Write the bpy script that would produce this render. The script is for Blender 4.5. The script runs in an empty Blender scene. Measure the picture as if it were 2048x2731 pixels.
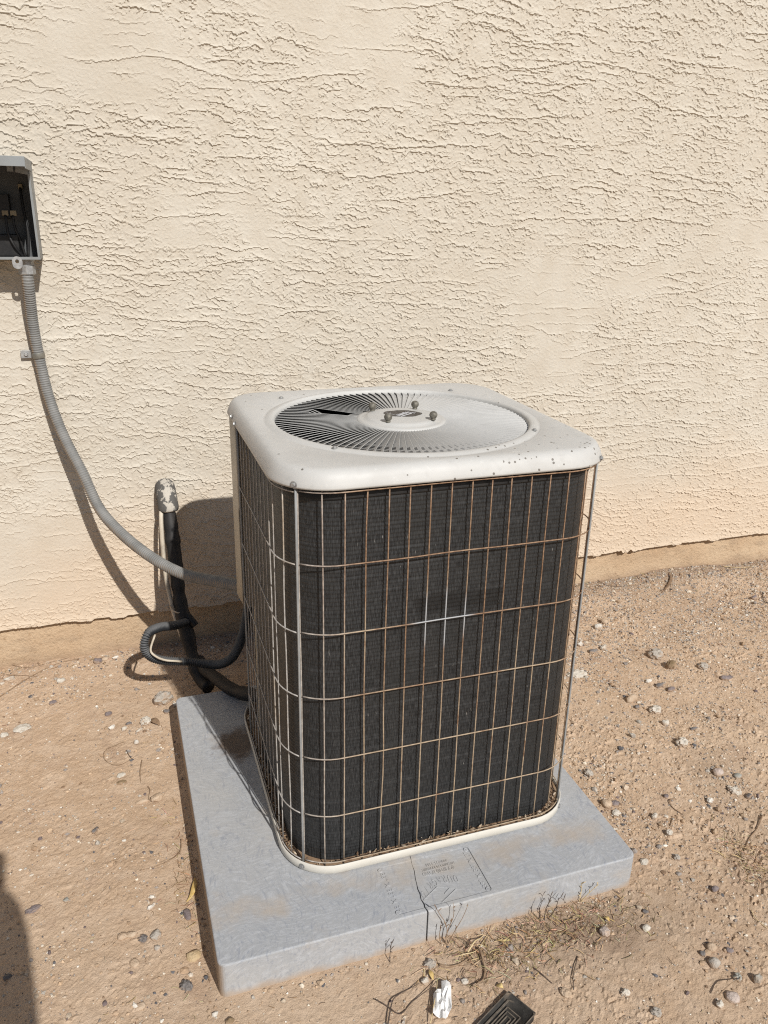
import bpy, bmesh, math, random
import numpy as np
from mathutils import Vector, Matrix

# ------------------------------------------------------------------ camera, sky, sun, exposure
scene = bpy.context.scene
COL = scene.collection
CAM = np.array([-0.0719, -1.0271, 1.2112])
YAW, PITCH, ROLL, FPX = 0.3313, -0.3616, 0.0210, 2128.4
_f = np.array([math.sin(YAW)*math.cos(PITCH), math.cos(YAW)*math.cos(PITCH), math.sin(PITCH)])
_r = np.array([math.cos(YAW), -math.sin(YAW), 0.0])
_u = np.cross(_r, _f)
_c, _s = math.cos(ROLL), math.sin(ROLL)
RIGHT, UP, FWD = _c*_r + _s*_u, -_s*_r + _c*_u, _f
cam_data = bpy.data.cameras.new('camera')
cam = bpy.data.objects.new('camera', cam_data); COL.objects.link(cam)
m = Matrix.Identity(4)
for i in range(3):
    m[i][0], m[i][1], m[i][2], m[i][3] = RIGHT[i], UP[i], -FWD[i], CAM[i]
cam.matrix_world = m
cam_data.sensor_fit = 'HORIZONTAL'; cam_data.sensor_width = 36.0
cam_data.lens = 36.0*FPX/2048.0
cam_data.clip_start = 0.01; cam_data.clip_end = 500
scene.camera = cam

SUN = Vector((-0.21, 1.0, -0.86)).normalized()          # the way the light travels
world = bpy.data.worlds.new('World'); scene.world = world; world.use_nodes = True
wn = world.node_tree
sky = wn.nodes.new('ShaderNodeTexSky'); sky.sky_type = 'NISHITA'; sky.sun_disc = False
sky.sun_elevation = math.asin(-SUN.z); sky.sun_rotation = math.atan2(-SUN.x, -SUN.y)
sky.air_density = 1.0; sky.dust_density = 1.0
wn.links.new(sky.outputs[0], wn.nodes['Background'].inputs[0])
wn.nodes['Background'].inputs[1].default_value = 0.064
sun_data = bpy.data.lights.new('sun', 'SUN'); sun_data.energy = 4.8
sun_data.angle = math.radians(0.53); sun_data.color = (1.0, 0.972, 0.925)
sun = bpy.data.objects.new('sun', sun_data); COL.objects.link(sun)
sun.rotation_euler = SUN.to_track_quat('-Z', 'Y').to_euler(); sun.location = (1, -4, 6)
vs = scene.view_settings
vs.view_transform = 'Standard'; vs.look = 'None'; vs.exposure = 0.0; vs.gamma = 1.0
vs.use_curve_mapping = False
scene.cycles.filter_width = 1.15
scene.cycles.use_denoising = False        # keep the fine grit and plaster grain

# ------------------------------------------------------------------ noise (numpy)
def _hash(ix, iy, seed):
    with np.errstate(over='ignore'):
        h = (ix.astype(np.int64).astype(np.uint32)*np.uint32(374761393)
             + iy.astype(np.int64).astype(np.uint32)*np.uint32(668265263) + np.uint32(seed*974711 % 4294967296))
        h = (h ^ (h >> np.uint32(13)))*np.uint32(1274126177)
        h = (h ^ (h >> np.uint32(15)))*np.uint32(2246822519)
        h = h ^ (h >> np.uint32(16))
    return h.astype(np.float64)/2147483648.0 - 1.0
def vnoise(x, y, seed=0):
    x = np.asarray(x, float); y = np.asarray(y, float)
    x0 = np.floor(x); y0 = np.floor(y); fx = x-x0; fy = y-y0
    fx = fx*fx*fx*(fx*(fx*6-15)+10); fy = fy*fy*fy*(fy*(fy*6-15)+10)
    a = _hash(x0, y0, seed); b = _hash(x0+1, y0, seed); c = _hash(x0, y0+1, seed); d = _hash(x0+1, y0+1, seed)
    return (a*(1-fx)+b*fx)*(1-fy) + (c*(1-fx)+d*fx)*fy
def fbm(x, y, octv, seed=0, gain=0.5):
    t = 0; amp = 1; n = 0
    for i in range(octv):
        t = t + amp*vnoise(x*2**i+i*17.3, y*2**i-i*9.1, seed+i); n += amp; amp *= gain
    return t/n
def sstep(a, b, x):
    t = np.clip((x-a)/(b-a), 0, 1); return t*t*(3-2*t)

# ------------------------------------------------------------------ node materials
class NT:
    def __init__(s, name, rough=0.8, metal=0.0, spec=0.3):
        s.m = bpy.data.materials.new(name); s.m.use_nodes = True
        s.t = s.m.node_tree; s.p = s.t.nodes['Principled BSDF']
        s.p.inputs['Roughness'].default_value = rough; s.p.inputs['Metallic'].default_value = metal
        s.p.inputs['Specular IOR Level'].default_value = spec
        s._pos = None; s._obj = None
    def n(s, typ, **kw):
        o = s.t.nodes.new(typ)
        for k, v in kw.items(): setattr(o, k, v)
        return o
    def set(s, sock, v):
        if hasattr(v, 'is_output'): s.t.links.new(v, sock)
        elif isinstance(v, tuple) and len(v) == 3 and sock.type == 'RGBA': sock.default_value = (*v, 1)
        else: sock.default_value = v
    def pos(s):
        if s._pos is None: s._pos = s.n('ShaderNodeNewGeometry').outputs['Position']
        return s._pos
    def obj(s):
        if s._obj is None: s._obj = s.n('ShaderNodeTexCoord').outputs['Object']
        return s._obj
    def map(s, vec, scale=(1, 1, 1), rot=(0, 0, 0)):
        o = s.n('ShaderNodeMapping'); s.set(o.inputs[0], vec); o.inputs['Scale'].default_value = scale
        o.inputs['Rotation'].default_value = rot; return o.outputs[0]
    def noise(s, scale, detail=4, vec=None, rough=0.55, dist=0.0):
        o = s.n('ShaderNodeTexNoise'); s.set(o.inputs['Vector'], vec if vec is not None else s.pos())
        o.inputs['Scale'].default_value = scale; o.inputs['Detail'].default_value = detail
        o.inputs['Roughness'].default_value = rough; o.inputs['Distortion'].default_value = dist
        return o.outputs[0]
    def voro(s, scale, vec=None, feature='F1'):
        o = s.n('ShaderNodeTexVoronoi', feature=feature); s.set(o.inputs['Vector'], vec if vec is not None else s.pos())
        o.inputs['Scale'].default_value = scale; return o
    def ramp(s, fac, a, b):       # smooth remap a..b to 0..1
        o = s.n('ShaderNodeMapRange', interpolation_type='SMOOTHSTEP'); s.set(o.inputs[0], fac)
        o.inputs[1].default_value = a; o.inputs[2].default_value = b
        return o.outputs[0]
    def math(s, op, a, b=0.0):
        o = s.n('ShaderNodeMath', operation=op); s.set(o.inputs[0], a); s.set(o.inputs[1], b); return o.outputs[0]
    def mix(s, fac, a, b, mode='MIX'):
        o = s.n('ShaderNodeMix', data_type='RGBA', blend_type=mode)
        s.set(o.inputs[0], fac); s.set(o.inputs[6], a); s.set(o.inputs[7], b); return o.outputs[2]
    def sep(s, vec):
        o = s.n('ShaderNodeSeparateXYZ'); s.set(o.inputs[0], vec); return o.outputs
    def bump(s, h, strength=0.5, dist=0.002, normal=None):
        o = s.n('ShaderNodeBump'); o.inputs['Strength'].default_value = strength
        o.inputs['Distance'].default_value = dist; s.set(o.inputs['Height'], h)
        if normal is not None: s.set(o.inputs['Normal'], normal)
        return o.outputs[0]
    def attr(s, name):
        return s.n('ShaderNodeAttribute', attribute_name=name).outputs[0]
    def rnd(s):
        return s.n('ShaderNodeObjectInfo').outputs['Random']
    def col(s, c): s.set(s.p.inputs['Base Color'], c); return s
    def rough(s, r): s.set(s.p.inputs['Roughness'], r); return s
    def nrm(s, v): s.set(s.p.inputs['Normal'], v); return s
    def done(s): return s.m

def M_wall():
    k = NT('stucco', 0.92, 0, 0.15)
    z = k.sep(k.pos())[2]
    c = k.mix(k.ramp(k.noise(1.6, 5), .35, .7), (.505, .461, .390), (.545, .503, .432))
    c = k.mix(k.math('MULTIPLY', k.ramp(k.noise(1.3, 5, k.map(k.pos(), (1, 1, .35)), .65, .6), .52, .72), .35), c, (.46, .405, .335))
    c = k.mix(k.ramp(k.noise(14, 5), .3, .75), c, (.490, .440, .365))
    zz = k.math('ADD', z, k.math('MULTIPLY', k.math('SUBTRACT', k.noise(2.2, 5), .5), .5))
    c = k.mix(k.math('MULTIPLY', k.ramp(zz, .58, .06), .65), c, (.570, .440, .318))      # dust splashed up from the yard
    c = k.mix(k.math('MULTIPLY', k.ramp(k.noise(170, 2), .60, .78), .3), c, (.34, .26, .18))
    b = k.bump(k.noise(420, 4, rough=.65), .35, .0016)
    b = k.bump(k.noise(130, 4, rough=.6), .35, .003, b)
    return k.col(c).nrm(b).done()
def M_foundation():
    k = NT('foundation_concrete', 0.95, 0, 0.1)
    c = k.mix(k.ramp(k.noise(5, 6), .3, .7), (.47, .335, .215), (.53, .40, .27))
    c = k.mix(k.ramp(k.noise(60, 5), .55, .75), c, (.36, .25, .155))
    z = k.sep(k.pos())[2]
    zz = k.math('ADD', z, k.math('MULTIPLY', k.math('SUBTRACT', k.noise(7, 5), .5), .08))
    c = k.mix(k.math('MULTIPLY', k.ramp(zz, -.02, -.075), .9), c, (.36, .255, .17))
    sm = k.noise(9, 6, k.map(k.pos(), (1, 1, 3)), .65)
    c = k.mix(k.math('MULTIPLY', k.ramp(sm, .52, .72), .55), c, (.33, .245, .17))
    c = k.mix(k.math('MULTIPLY', k.ramp(k.noise(210, 3), .6, .75), .5), c, (.26, .185, .12))
    b = k.bump(k.noise(110, 6, rough=.7), .8, .008)
    return k.col(c).nrm(b).done()
def M_ground():
    k = NT('dry_dirt', 0.97, 0, 0.08)
    c = k.mix(k.ramp(k.noise(2.3, 6), .3, .7), (.468, .335, .226), (.523, .388, .272))
    c = k.mix(k.ramp(k.noise(24, 6), .4, .72), c, (.548, .415, .300))
    c = k.mix(k.ramp(k.noise(9, 6, dist=.4), .52, .75), c, (.425, .303, .212))
    c = k.mix(k.math('MULTIPLY', k.ramp(k.noise(260, 3), .58, .75), .55), c, (.23, .155, .105))
    c = k.mix(k.math('MULTIPLY', k.ramp(k.noise(330, 3, k.map(k.pos(), (1, 1, 1), (.3, .5, .9))), .62, .78), .55), c, (.62, .50, .38))
    c = k.mix(k.math('MULTIPLY', k.ramp(k.noise(1.1, 5, rough=.65, dist=.5), .47, .66), .45), c, (.545, .415, .295))
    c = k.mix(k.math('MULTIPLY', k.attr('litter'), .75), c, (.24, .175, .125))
    b = k.bump(k.noise(420, 4, rough=.75), .6, .0035)
    b = k.bump(k.noise(110, 5, rough=.7), .5, .006, b)
    return k.col(c).nrm(b).done()
def M_pad():
    k = NT('pad_plastic', 0.72, 0, 0.3)
    warp = k.noise(6, 3)
    v = k.n('ShaderNodeVectorMath', operation='MULTIPLY_ADD')
    nz = k.n('ShaderNodeTexNoise'); k.set(nz.inputs[0], k.pos()); nz.inputs['Scale'].default_value = 5
    k.set(v.inputs[0], nz.outputs[1]); v.inputs[1].default_value = (.16, .16, .16); k.set(v.inputs[2], k.pos())
    st = k.noise(48, 5, k.map(v.outputs[0], (1, 4.5, 3), (0, 0, .9)), .7)
    c = k.mix(k.ramp(k.noise(4, 4), .3, .7), (.305, .314, .326), (.350, .354, .358))
    c = k.mix(k.math('MULTIPLY', k.ramp(st, .42, .72), .75), c, (.43, .442, .462))
    st2 = k.noise(40, 5, k.map(v.outputs[0], (5, 1, 3), (0, 0, .4)), .65)
    c = k.mix(k.math('MULTIPLY', k.ramp(st2, .50, .70), .6), c, (.215, .232, .27))
    x, y, z = k.sep(k.pos())
    # dirt washed down under the unit's rim and onto the front half
    rim = k.ramp(k.math('ABSOLUTE', k.math('SUBTRACT', y, .105)), .07, .0)
    d = k.math('ADD', k.noise(9, 6, rough=.6), k.math('MULTIPLY', rim, .16))
    c = k.mix(k.math('MULTIPLY', k.ramp(d, .54, .80), .55), c, (.395, .32, .24))
    c = k.mix(k.math('MULTIPLY', k.ramp(k.noise(3.3, 4), .45, .68), .35), c, (.40, .375, .335))
    dd = k.n('ShaderNodeVectorMath', operation='DISTANCE'); k.set(dd.inputs[0], k.pos()); dd.inputs[1].default_value = (.135, .60, 0)
    sp_ = k.ramp(k.math('ADD', dd.outputs['Value'], k.math('MULTIPLY', k.noise(28, 4), .10)), .125, .085)
    c = k.mix(k.math('MULTIPLY', sp_, .8), c, (.10, .06, .03))
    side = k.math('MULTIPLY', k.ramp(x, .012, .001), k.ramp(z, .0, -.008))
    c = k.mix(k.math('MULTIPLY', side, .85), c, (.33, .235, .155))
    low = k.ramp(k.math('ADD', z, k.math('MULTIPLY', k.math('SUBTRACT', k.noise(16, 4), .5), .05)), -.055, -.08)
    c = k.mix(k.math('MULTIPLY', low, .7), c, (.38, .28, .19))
    b = k.bump(k.noise(520, 3), .08, .001)
    b = k.bump(st, .2, .002, b)
    return k.col(c).nrm(b).done()
def M_paint(name, base, dirt, rough=0.42, speck=False):
    k = NT(name, rough, 0, 0.4)
    c = k.mix(k.ramp(k.noise(7, 6), .4, .75), base, dirt)
    c = k.mix(k.math('MULTIPLY', k.ramp(k.noise(45, 5, dist=.5), .55, .8), .5), c, tuple(v*.86 for v in dirt))
    if speck:      # hard-water and splatter specks along the front right lip
        x, y, z = k.sep(k.pos())
        vo = k.voro(95); dist, colr = vo.outputs['Distance'], vo.outputs['Color']
        stn = k.ramp(k.noise(3.2, 6, rough=.7, dist=.8), .50, .72)
        c = k.mix(k.math('MULTIPLY', stn, .35), c, (.36, .335, .29))
        spot = k.ramp(k.noise(75, 3, dist=.6), .62, .72)
        c = k.mix(k.math('MULTIPLY', spot, .25), c, (.60, .60, .58))
        sx = k.math('MULTIPLY', k.ramp(x, .34, .62), k.ramp(y, .34, .16))
        pick = k.math('GREATER_THAN', k.math('ADD', k.sep(colr)[0], k.math('MULTIPLY', sx, .42)), .99)
        dot = k.math('MULTIPLY', k.math('LESS_THAN', dist, .22), pick)
        c = k.mix(k.math('MULTIPLY', dot, .85), c, (.10, .085, .07))
        rst = k.math('MULTIPLY', k.ramp(k.noise(30, 5), .60, .72), k.ramp(y, .72, .755))
        c = k.mix(k.math('MULTIPLY', rst, .6), c, (.42, .27, .15))
    k.rough(k.math('ADD', k.math('MULTIPLY', k.noise(20, 4), .3), rough-.12))
    return k.col(c).nrm(k.bump(k.noise(900, 2), .06, .0006)).done()
def M_coil():
    k = NT('coil_fins', 0.48, 0.15, 0.45)
    uv = k.n('ShaderNodeTexCoord').outputs['UV']
    fin = k.noise(1.0, 2, k.map(uv, (700, 60, 1)))
    c = k.mix(k.ramp(fin, .35, .72), (.010, .0106, .0114), (.043, .0445, .046))
    row = k.noise(1.0, 3, k.map(uv, (5, 118, 1)))
    c = k.mix(k.math('MULTIPLY', k.ramp(row, .5, .8), .5), c, (.058, .061, .064))
    c = k.mix(k.math('MULTIPLY', k.ramp(k.noise(1.0, 3, k.map(uv, (22, 1.2, 1))), .5, .75), .25), c, (.045, .044, .042))
    x, y, z = k.sep(k.pos())
    c = k.mix(k.math('MULTIPLY', k.ramp(k.noise(5, 4), .45, .75), .6), c, (.024, .024, .023))
    pz = k.math('ADD', z, k.math('MULTIPLY', k.noise(16, 4), .03))
    px_ = k.math('ADD', x, k.math('MULTIPLY', k.noise(13, 4), .05))
    patch = k.math('MULTIPLY', k.math('MULTIPLY', k.ramp(pz, .545, .556), k.ramp(pz, .592, .580)), k.math('MULTIPLY', k.ramp(px_, .415, .43), k.ramp(px_, .605, .58)))
    c = k.mix(k.math('MULTIPLY', patch, .6), c, (.006, .006, .006))
    bent = k.math('MULTIPLY', k.ramp(k.noise(1.0, 3, k.map(uv, (260, 34, 1)), .6), .66, .74), k.ramp(k.noise(11, 2), .5, .60))
    c = k.mix(k.math('MULTIPLY', bent, .75), c, (.30, .29, .27))
    b = k.bump(k.noise(1.0, 2, k.map(uv, (620, 14, 1))), .5, .003)
    return k.col(c).nrm(b).done()
def M_wire(name, rusty):
    k = NT(name, 0.6, 0.0, 0.35)
    x, y, z = k.sep(k.pos())
    nn = k.noise(9, 4); n2 = k.noise(120, 4)
    base = k.mix(k.ramp(n2, .35, .7), (.30, .275, .25), (.43, .41, .385))
    rust = k.mix(k.ramp(n2, .3, .7), (.150, .082, .045), (.305, .195, .120))
    tan = k.mix(k.ramp(n2, .3, .7), (.28, .21, .14), (.40, .31, .215))
    if rusty:
        f = k.math('ADD', k.math('ADD', nn, k.math('MULTIPLY', z, .55)), k.math('MULTIPLY', x, .10))
        c = k.mix(k.ramp(f, .60, .95), tan, rust)
        c = k.mix(k.ramp(k.noise(23, 3), .56, .68), c, rust)
        c = k.mix(k.math('MULTIPLY', k.ramp(x, .30, .19), .75), c, base)
        d = k.n('ShaderNodeVectorMath', operation='DISTANCE'); k.set(d.inputs[0], k.pos()); d.inputs[1].default_value = (.445, .14, .528)
        c = k.mix(k.ramp(d.outputs['Value'], .070, .045), c, (.36, .365, .37))
    else:
        c = k.mix(k.math('MULTIPLY', k.ramp(nn, .55, .72), .7), base, tan)
    return k.col(c).nrm(k.bump(n2, .3, .001)).done()
def M_simple(name, c1, c2, rough=.7, metal=0., nscale=40, bump=.2, bscale=200, spec=.3, bd=.002, dust=None, space='pos'):
    k = NT(name, rough, metal, spec)
    v = k.pos() if space == 'pos' else k.obj()
    c = k.mix(k.ramp(k.noise(nscale, 5, v), .32, .7), c1, c2)
    if dust:
        c = k.mix(k.math('MULTIPLY', k.ramp(k.noise(nscale*.35, 5, v, dist=.3), .5, .72), dust[1]), c, dust[0])
    return k.col(c).nrm(k.bump(k.noise(bscale, 4, v), bump, bd)).done()
def M_dusty_tube(name, base, dust, up=.7, rough=.6):
    k = NT(name, rough, 0, .3)
    nz = k.sep(k.n('ShaderNodeNewGeometry').outputs['Normal'])[2]
    c = k.mix(k.ramp(k.noise(60, 4), .3, .7), base, tuple(v*1.25 for v in base))
    f = k.math('MULTIPLY', k.ramp(k.math('ADD', nz, k.math('MULTIPLY', k.noise(25, 4), .8)), .35, 1.2), up)
    c = k.mix(f, c, dust)
    return k.col(c).nrm(k.bump(k.noise(300, 3), .2, .001)).done()
def M_sleeve():
    k = NT('weathered_sleeve', .75, 0, .25)
    nx = k.math('ABSOLUTE', k.sep(k.n('ShaderNodeNewGeometry').outputs['Normal'])[0])
    f = k.ramp(k.math('ADD', k.noise(40, 5, rough=.7), k.math('MULTIPLY', nx, .20)), .54, .585)
    return k.col(k.mix(f, (.45, .415, .36), (.10, .095, .088))).nrm(k.bump(f, .4, .002)).done()
def M_conduit():
    k = NT('grey_conduit_jacket', .62, 0, .3)
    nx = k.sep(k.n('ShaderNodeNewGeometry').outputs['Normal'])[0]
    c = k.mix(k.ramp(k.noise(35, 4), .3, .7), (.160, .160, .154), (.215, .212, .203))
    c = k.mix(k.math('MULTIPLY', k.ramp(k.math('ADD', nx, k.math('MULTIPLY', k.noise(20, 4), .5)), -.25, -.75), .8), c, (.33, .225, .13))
    return k.col(c).done()
def M_attr(name, rough=.85, spec=.2):
    k = NT(name, rough, 0, spec)
    c = k.mix(.35, k.attr('col'), k.mix(k.ramp(k.noise(180, 4), .3, .7), (.14, .12, .10), (.62, .56, .48)), 'OVERLAY')
    return k.col(c).nrm(k.bump(k.noise(300, 4), .35, .002)).done()
def M_stone(name, c1, c2, rough=.8):
    k = NT(name, rough, 0, .3)
    c = k.mix(k.ramp(k.noise(75, 5), .3, .7), c1, c2)
    nz = k.sep(k.n('ShaderNodeNewGeometry').outputs['Normal'])[2]
    c = k.mix(k.math('MULTIPLY', k.ramp(k.math('ADD', k.noise(50, 4), k.math('MULTIPLY', nz, -.35)), .24, .58), .8), c, (.39, .275, .185))
    return k.col(c).nrm(k.bump(k.noise(220, 5), .8, .004)).done()

MAT = {}
MAT['wall'] = M_wall(); MAT['found'] = M_foundation(); MAT['ground'] = M_ground(); MAT['pad'] = M_pad()
MAT['cover'] = M_paint('aged_cover_paint', (.470, .464, .445), (.42, .412, .392), .5, True)
MAT['vane'] = M_paint('darkened_vane_paint', (.425, .42, .405), (.36, .355, .34), .5)  # cover paint darkened, deepening the shade between the vanes by colour
MAT['pan'] = M_paint('cream_pan_paint', (.555, .53, .475), (.49, .455, .39), .5)
MAT['panel'] = M_paint('beige_panel_paint', (.40, .355, .28), (.36, .31, .24), .4)
MAT['coil'] = M_coil()
MAT['wire'] = M_wire('rusty_wire', True); MAT['wire_grey'] = M_wire('grey_wire', False)
MAT['rod'] = M_simple('grey_rod_paint', (.235, .24, .24), (.30, .30, .29), .5, 0, 30, .1)
MAT['steel'] = M_simple('zinc_steel', (.30, .30, .30), (.42, .42, .41), .55, .6, 120, .1)
MAT['nut'] = M_simple('tarnished_nut', (.13, .12, .10), (.23, .215, .18), .6, .55, 200, .35, 400)
MAT['badge'] = M_simple('worn_badge_film', (.040, .035, .032), (.095, .085, .077), .55, .1, 160, .4, 300)
MAT['ink'] = M_simple('white_print', (.72, .72, .74), (.60, .60, .62), .5)
MAT['black'] = M_simple('black_plastic', (.012, .012, .013), (.022, .021, .020), .5, 0, 60, .2)
MAT['dark_metal'] = M_simple('dark_fan_metal', (.05, .05, .05), (.10, .098, .095), .5, .5)
MAT['box'] = M_paint('grey_box_enamel', (.235, .25, .255), (.19, .195, .19), .45)
MAT['box_in'] = M_paint('grey_box_inside_shade_dirt', (.085, .09, .095), (.07, .072, .072), .6)  # box enamel darkened: deep shade and dirt inside put into the colour
MAT['brass'] = M_simple('brass_lug', (.16, .13, .085), (.24, .20, .14), .5, .7)
MAT['conduit'] = M_conduit()
MAT['foam'] = M_dusty_tube('black_foam_wrap', (.010, .010, .011), (.10, .085, .07), .25)
MAT['corr'] = M_dusty_tube('black_corrugated', (.016, .018, .021), (.15, .15, .15), .6)
MAT['sleeve'] = M_sleeve()
MAT['cream_pipe'] = M_simple('painted_pipe', (.42, .36, .28), (.55, .49, .40), .6, 0, 50, .2, dust=((.10, .085, .07), .6))
MAT['strap_rust'] = M_simple('strap_metal', (.17, .165, .145), (.24, .225, .19), .5, .4, 60, .2, dust=((.25, .11, .05), .6))
MAT['gravel'] = M_attr('gravel_mix'); MAT['straw'] = M_attr('dry_plant_matter', .8)
MAT['twig'] = M_simple('dry_twig', (.20, .125, .075), (.33, .24, .16), .85, 0, 90, .3)
MAT['twig_dark'] = M_simple('dark_dry_stem', (.055, .04, .035), (.13, .095, .07), .85, 0, 120, .3)
MAT['straw1'] = M_simple('pale_straw', (.50, .38, .20), (.60, .48, .29), .7, 0, 90, .2)
MAT['paper'] = M_simple('white_paper', (.74, .73, .71), (.82, .81, .79), .8, 0, 30, .25, 90, .2, .004)
MAT['lid'] = M_simple('dusty_black_lid', (.024, .023, .021), (.05, .046, .041), .75, 0, 50, .35, 200, .25, .002, ((.27, .20, .135), .9))
MAT['lid_edge'] = M_simple('scuffed_lid_edge', (.085, .072, .058), (.17, .14, .11), .65, 0, 90, .2)
MAT['leaf'] = M_simple('yellow_leaf', (.50, .33, .10), (.62, .47, .22), .6, 0, 60, .2)
MAT['leaf_brown'] = M_simple('brown_leaf', (.16, .10, .06), (.28, .19, .12), .8, 0, 60, .3)
MAT['fabric'] = M_simple('dark_cloth', (.05, .055, .07), (.08, .085, .10), .9)
MAT['skin'] = M_simple('skin', (.45, .28, .20), (.50, .32, .23), .6)

# ------------------------------------------------------------------ object helpers
def mesh_np(name, verts, faces, smooth=True):
    """verts (N,3) array, faces (M,4) or (M,3) int array"""
    me = bpy.data.meshes.new(name); verts = np.asarray(verts, np.float32); faces = np.asarray(faces, np.int32)
    k = faces.shape[1]
    me.vertices.add(len(verts)); me.vertices.foreach_set('co', verts.ravel())
    me.loops.add(faces.size); me.loops.foreach_set('vertex_index', faces.ravel())
    me.polygons.add(len(faces)); me.polygons.foreach_set('loop_start', np.arange(0, faces.size, k, dtype=np.int32))
    me.polygons.foreach_set('use_smooth', np.full(len(faces), smooth, bool))
    me.update(calc_edges=True); me.validate()
    return me
def link(name, me, mat, parent=None):
    o = bpy.data.objects.new(name, me); COL.objects.link(o)
    if mat is not None and me is not None and not me.materials: me.materials.append(mat)
    if parent is not None: o.parent = parent
    return o
def tag(o, label, cat, group=None):
    o['label'] = label; o['category'] = cat
    if group: o['group'] = group
    return o
def empty(name, loc=(0, 0, 0)):
    o = bpy.data.objects.new(name, None); COL.objects.link(o); o.location = loc; o.empty_display_size = .05
    return o
class MB:
    """gathers plain vertices and faces, then builds one mesh"""
    def __init__(s): s.v = []; s.f = []
    def add(s, v, f):
        b = len(s.v); s.v += [tuple(p) for p in v]; s.f += [tuple(i+b for i in q) for q in f]; return s
    def box(s, c, d, rot=None):
        c = Vector(c); v = []
        for sx in (-.5, .5):
            for sy in (-.5, .5):
                for sz in (-.5, .5):
                    p = Vector((sx*d[0], sy*d[1], sz*d[2]))
                    if rot is not None: p = rot @ p
                    v.append(c+p)
        return s.add(v, [(0, 1, 3, 2), (4, 6, 7, 5), (0, 4, 5, 1), (2, 3, 7, 6), (0, 2, 6, 4), (1, 5, 7, 3)])
    def tube(s, pts, rad, seg=8, caps=True):
        v, f = sweep(pts, rad, seg, caps); return s.add(v, f)
    def mesh(s, name, smooth=False, bevel=0.0):
        me = bpy.data.meshes.new(name); me.from_pydata(s.v, [], s.f)
        if bevel:
            bm = bmesh.new(); bm.from_mesh(me)
            bmesh.ops.bevel(bm, geom=[e for e in bm.edges if len(e.link_faces) == 2 and e.calc_face_angle(0) > .6],
                            offset=bevel, segments=2, profile=.6, affect='EDGES')
            bm.to_mesh(me); bm.free()
        bm = bmesh.new(); bm.from_mesh(me); bmesh.ops.recalc_face_normals(bm, faces=bm.faces); bm.to_mesh(me); bm.free()
        me.polygons.foreach_set('use_smooth', np.full(len(me.polygons), smooth, bool)); me.update()
        return me
def spline(pts, n):
    """Catmull-Rom through pts, resampled to n even steps"""
    P = np.asarray(pts, float); P = np.vstack([2*P[0]-P[1], P, 2*P[-1]-P[-2]]); out = []
    for i in range(1, len(P)-2):
        t = np.linspace(0, 1, 24, endpoint=False)[:, None]
        a, b, c, d = P[i-1], P[i], P[i+1], P[i+2]
        out.append(.5*(2*b+(c-a)*t+(2*a-5*b+4*c-d)*t*t+(3*b-a-3*c+d)*t**3))
    out = np.vstack(out+[P[-2][None]])
    L = np.r_[0, np.cumsum(np.linalg.norm(np.diff(out, axis=0), axis=1))]
    s_ = np.linspace(0, L[-1], n)
    return np.stack([np.interp(s_, L, out[:, j]) for j in range(3)], 1), L[-1]
def sweep(pts, rad, seg=8, caps=True):
    P = np.asarray(pts, float); n = len(P)
    rad = np.full(n, rad) if np.isscalar(rad) else np.asarray(rad)
    T = np.gradient(P, axis=0); T /= np.linalg.norm(T, axis=1)[:, None]+1e-12
    a = np.array([0, 0, 1.0]) if abs(T[0][2]) < .9 else np.array([1.0, 0, 0])
    N = np.cross(T[0], a); N /= np.linalg.norm(N); v = []
    ang = np.arange(seg)*2*math.pi/seg
    for i in range(n):
        N = N-T[i]*(N@T[i]); N /= np.linalg.norm(N); B = np.cross(T[i], N)
        v += [tuple(P[i]+rad[i]*(math.cos(t)*N+math.sin(t)*B)) for t in ang]
    f = [(i*seg+j, i*seg+(j+1) % seg, (i+1)*seg+(j+1) % seg, (i+1)*seg+j) for i in range(n-1) for j in range(seg)]
    if caps: f += [tuple(range(seg))[::-1], tuple((n-1)*seg+j for j in range(seg))]
    return v, f
def tube_obj(name, pts, rad, mat, parent=None, seg=8, n=24, smooth=True):
    P = spline(pts, n)[0] if n else np.asarray(pts, float)
    return link(name, MB().tube(P, rad, seg).mesh(name, smooth), mat, parent)
def lathe(prof, seg=24, center=(0, 0, 0)):
    v = []; f = []
    for (r, z) in prof:
        for j in range(seg):
            t = j*2*math.pi/seg; v.append((center[0]+r*math.cos(t), center[1]+r*math.sin(t), center[2]+z))
    for i in range(len(prof)-1):
        for j in range(seg):
            f.append((i*seg+j, i*seg+(j+1) % seg, (i+1)*seg+(j+1) % seg, (i+1)*seg+j))
    return v, f
def ray_dir(u, v):
    d = FWD*FPX + RIGHT*(u-1024) - UP*(v-1365.5); return d/np.linalg.norm(d)
def on_z(u, v, z):
    d = ray_dir(u, v); return CAM+d*(z-CAM[2])/d[2]
def text_mesh(txt, size, depth):
    cu = bpy.data.curves.new('txt', 'FONT'); cu.body = txt; cu.size = size; cu.extrude = depth
    cu.align_x = 'CENTER'; cu.align_y = 'CENTER'; cu.resolution_u = 3
    o = bpy.data.objects.new('txt', cu); COL.objects.link(o)
    me = bpy.data.meshes.new_from_object(o.evaluated_get(bpy.context.evaluated_depsgraph_get()))
    bpy.data.objects.remove(o); bpy.data.curves.remove(cu)
    return me
def dense(lo, hi, step, flo, fhi, grow=1.35):
    c = list(np.linspace(lo, hi, int(round((hi-lo)/step))+1)); d = step
    a = [lo];
    while a[-1] > flo: d *= grow; a.append(max(flo, a[-1]-d))
    d = step; b = [hi]
    while b[-1] < fhi: d *= grow; b.append(min(fhi, b[-1]+d))
    return np.array(a[:0:-1]+c+b[1:])
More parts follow.
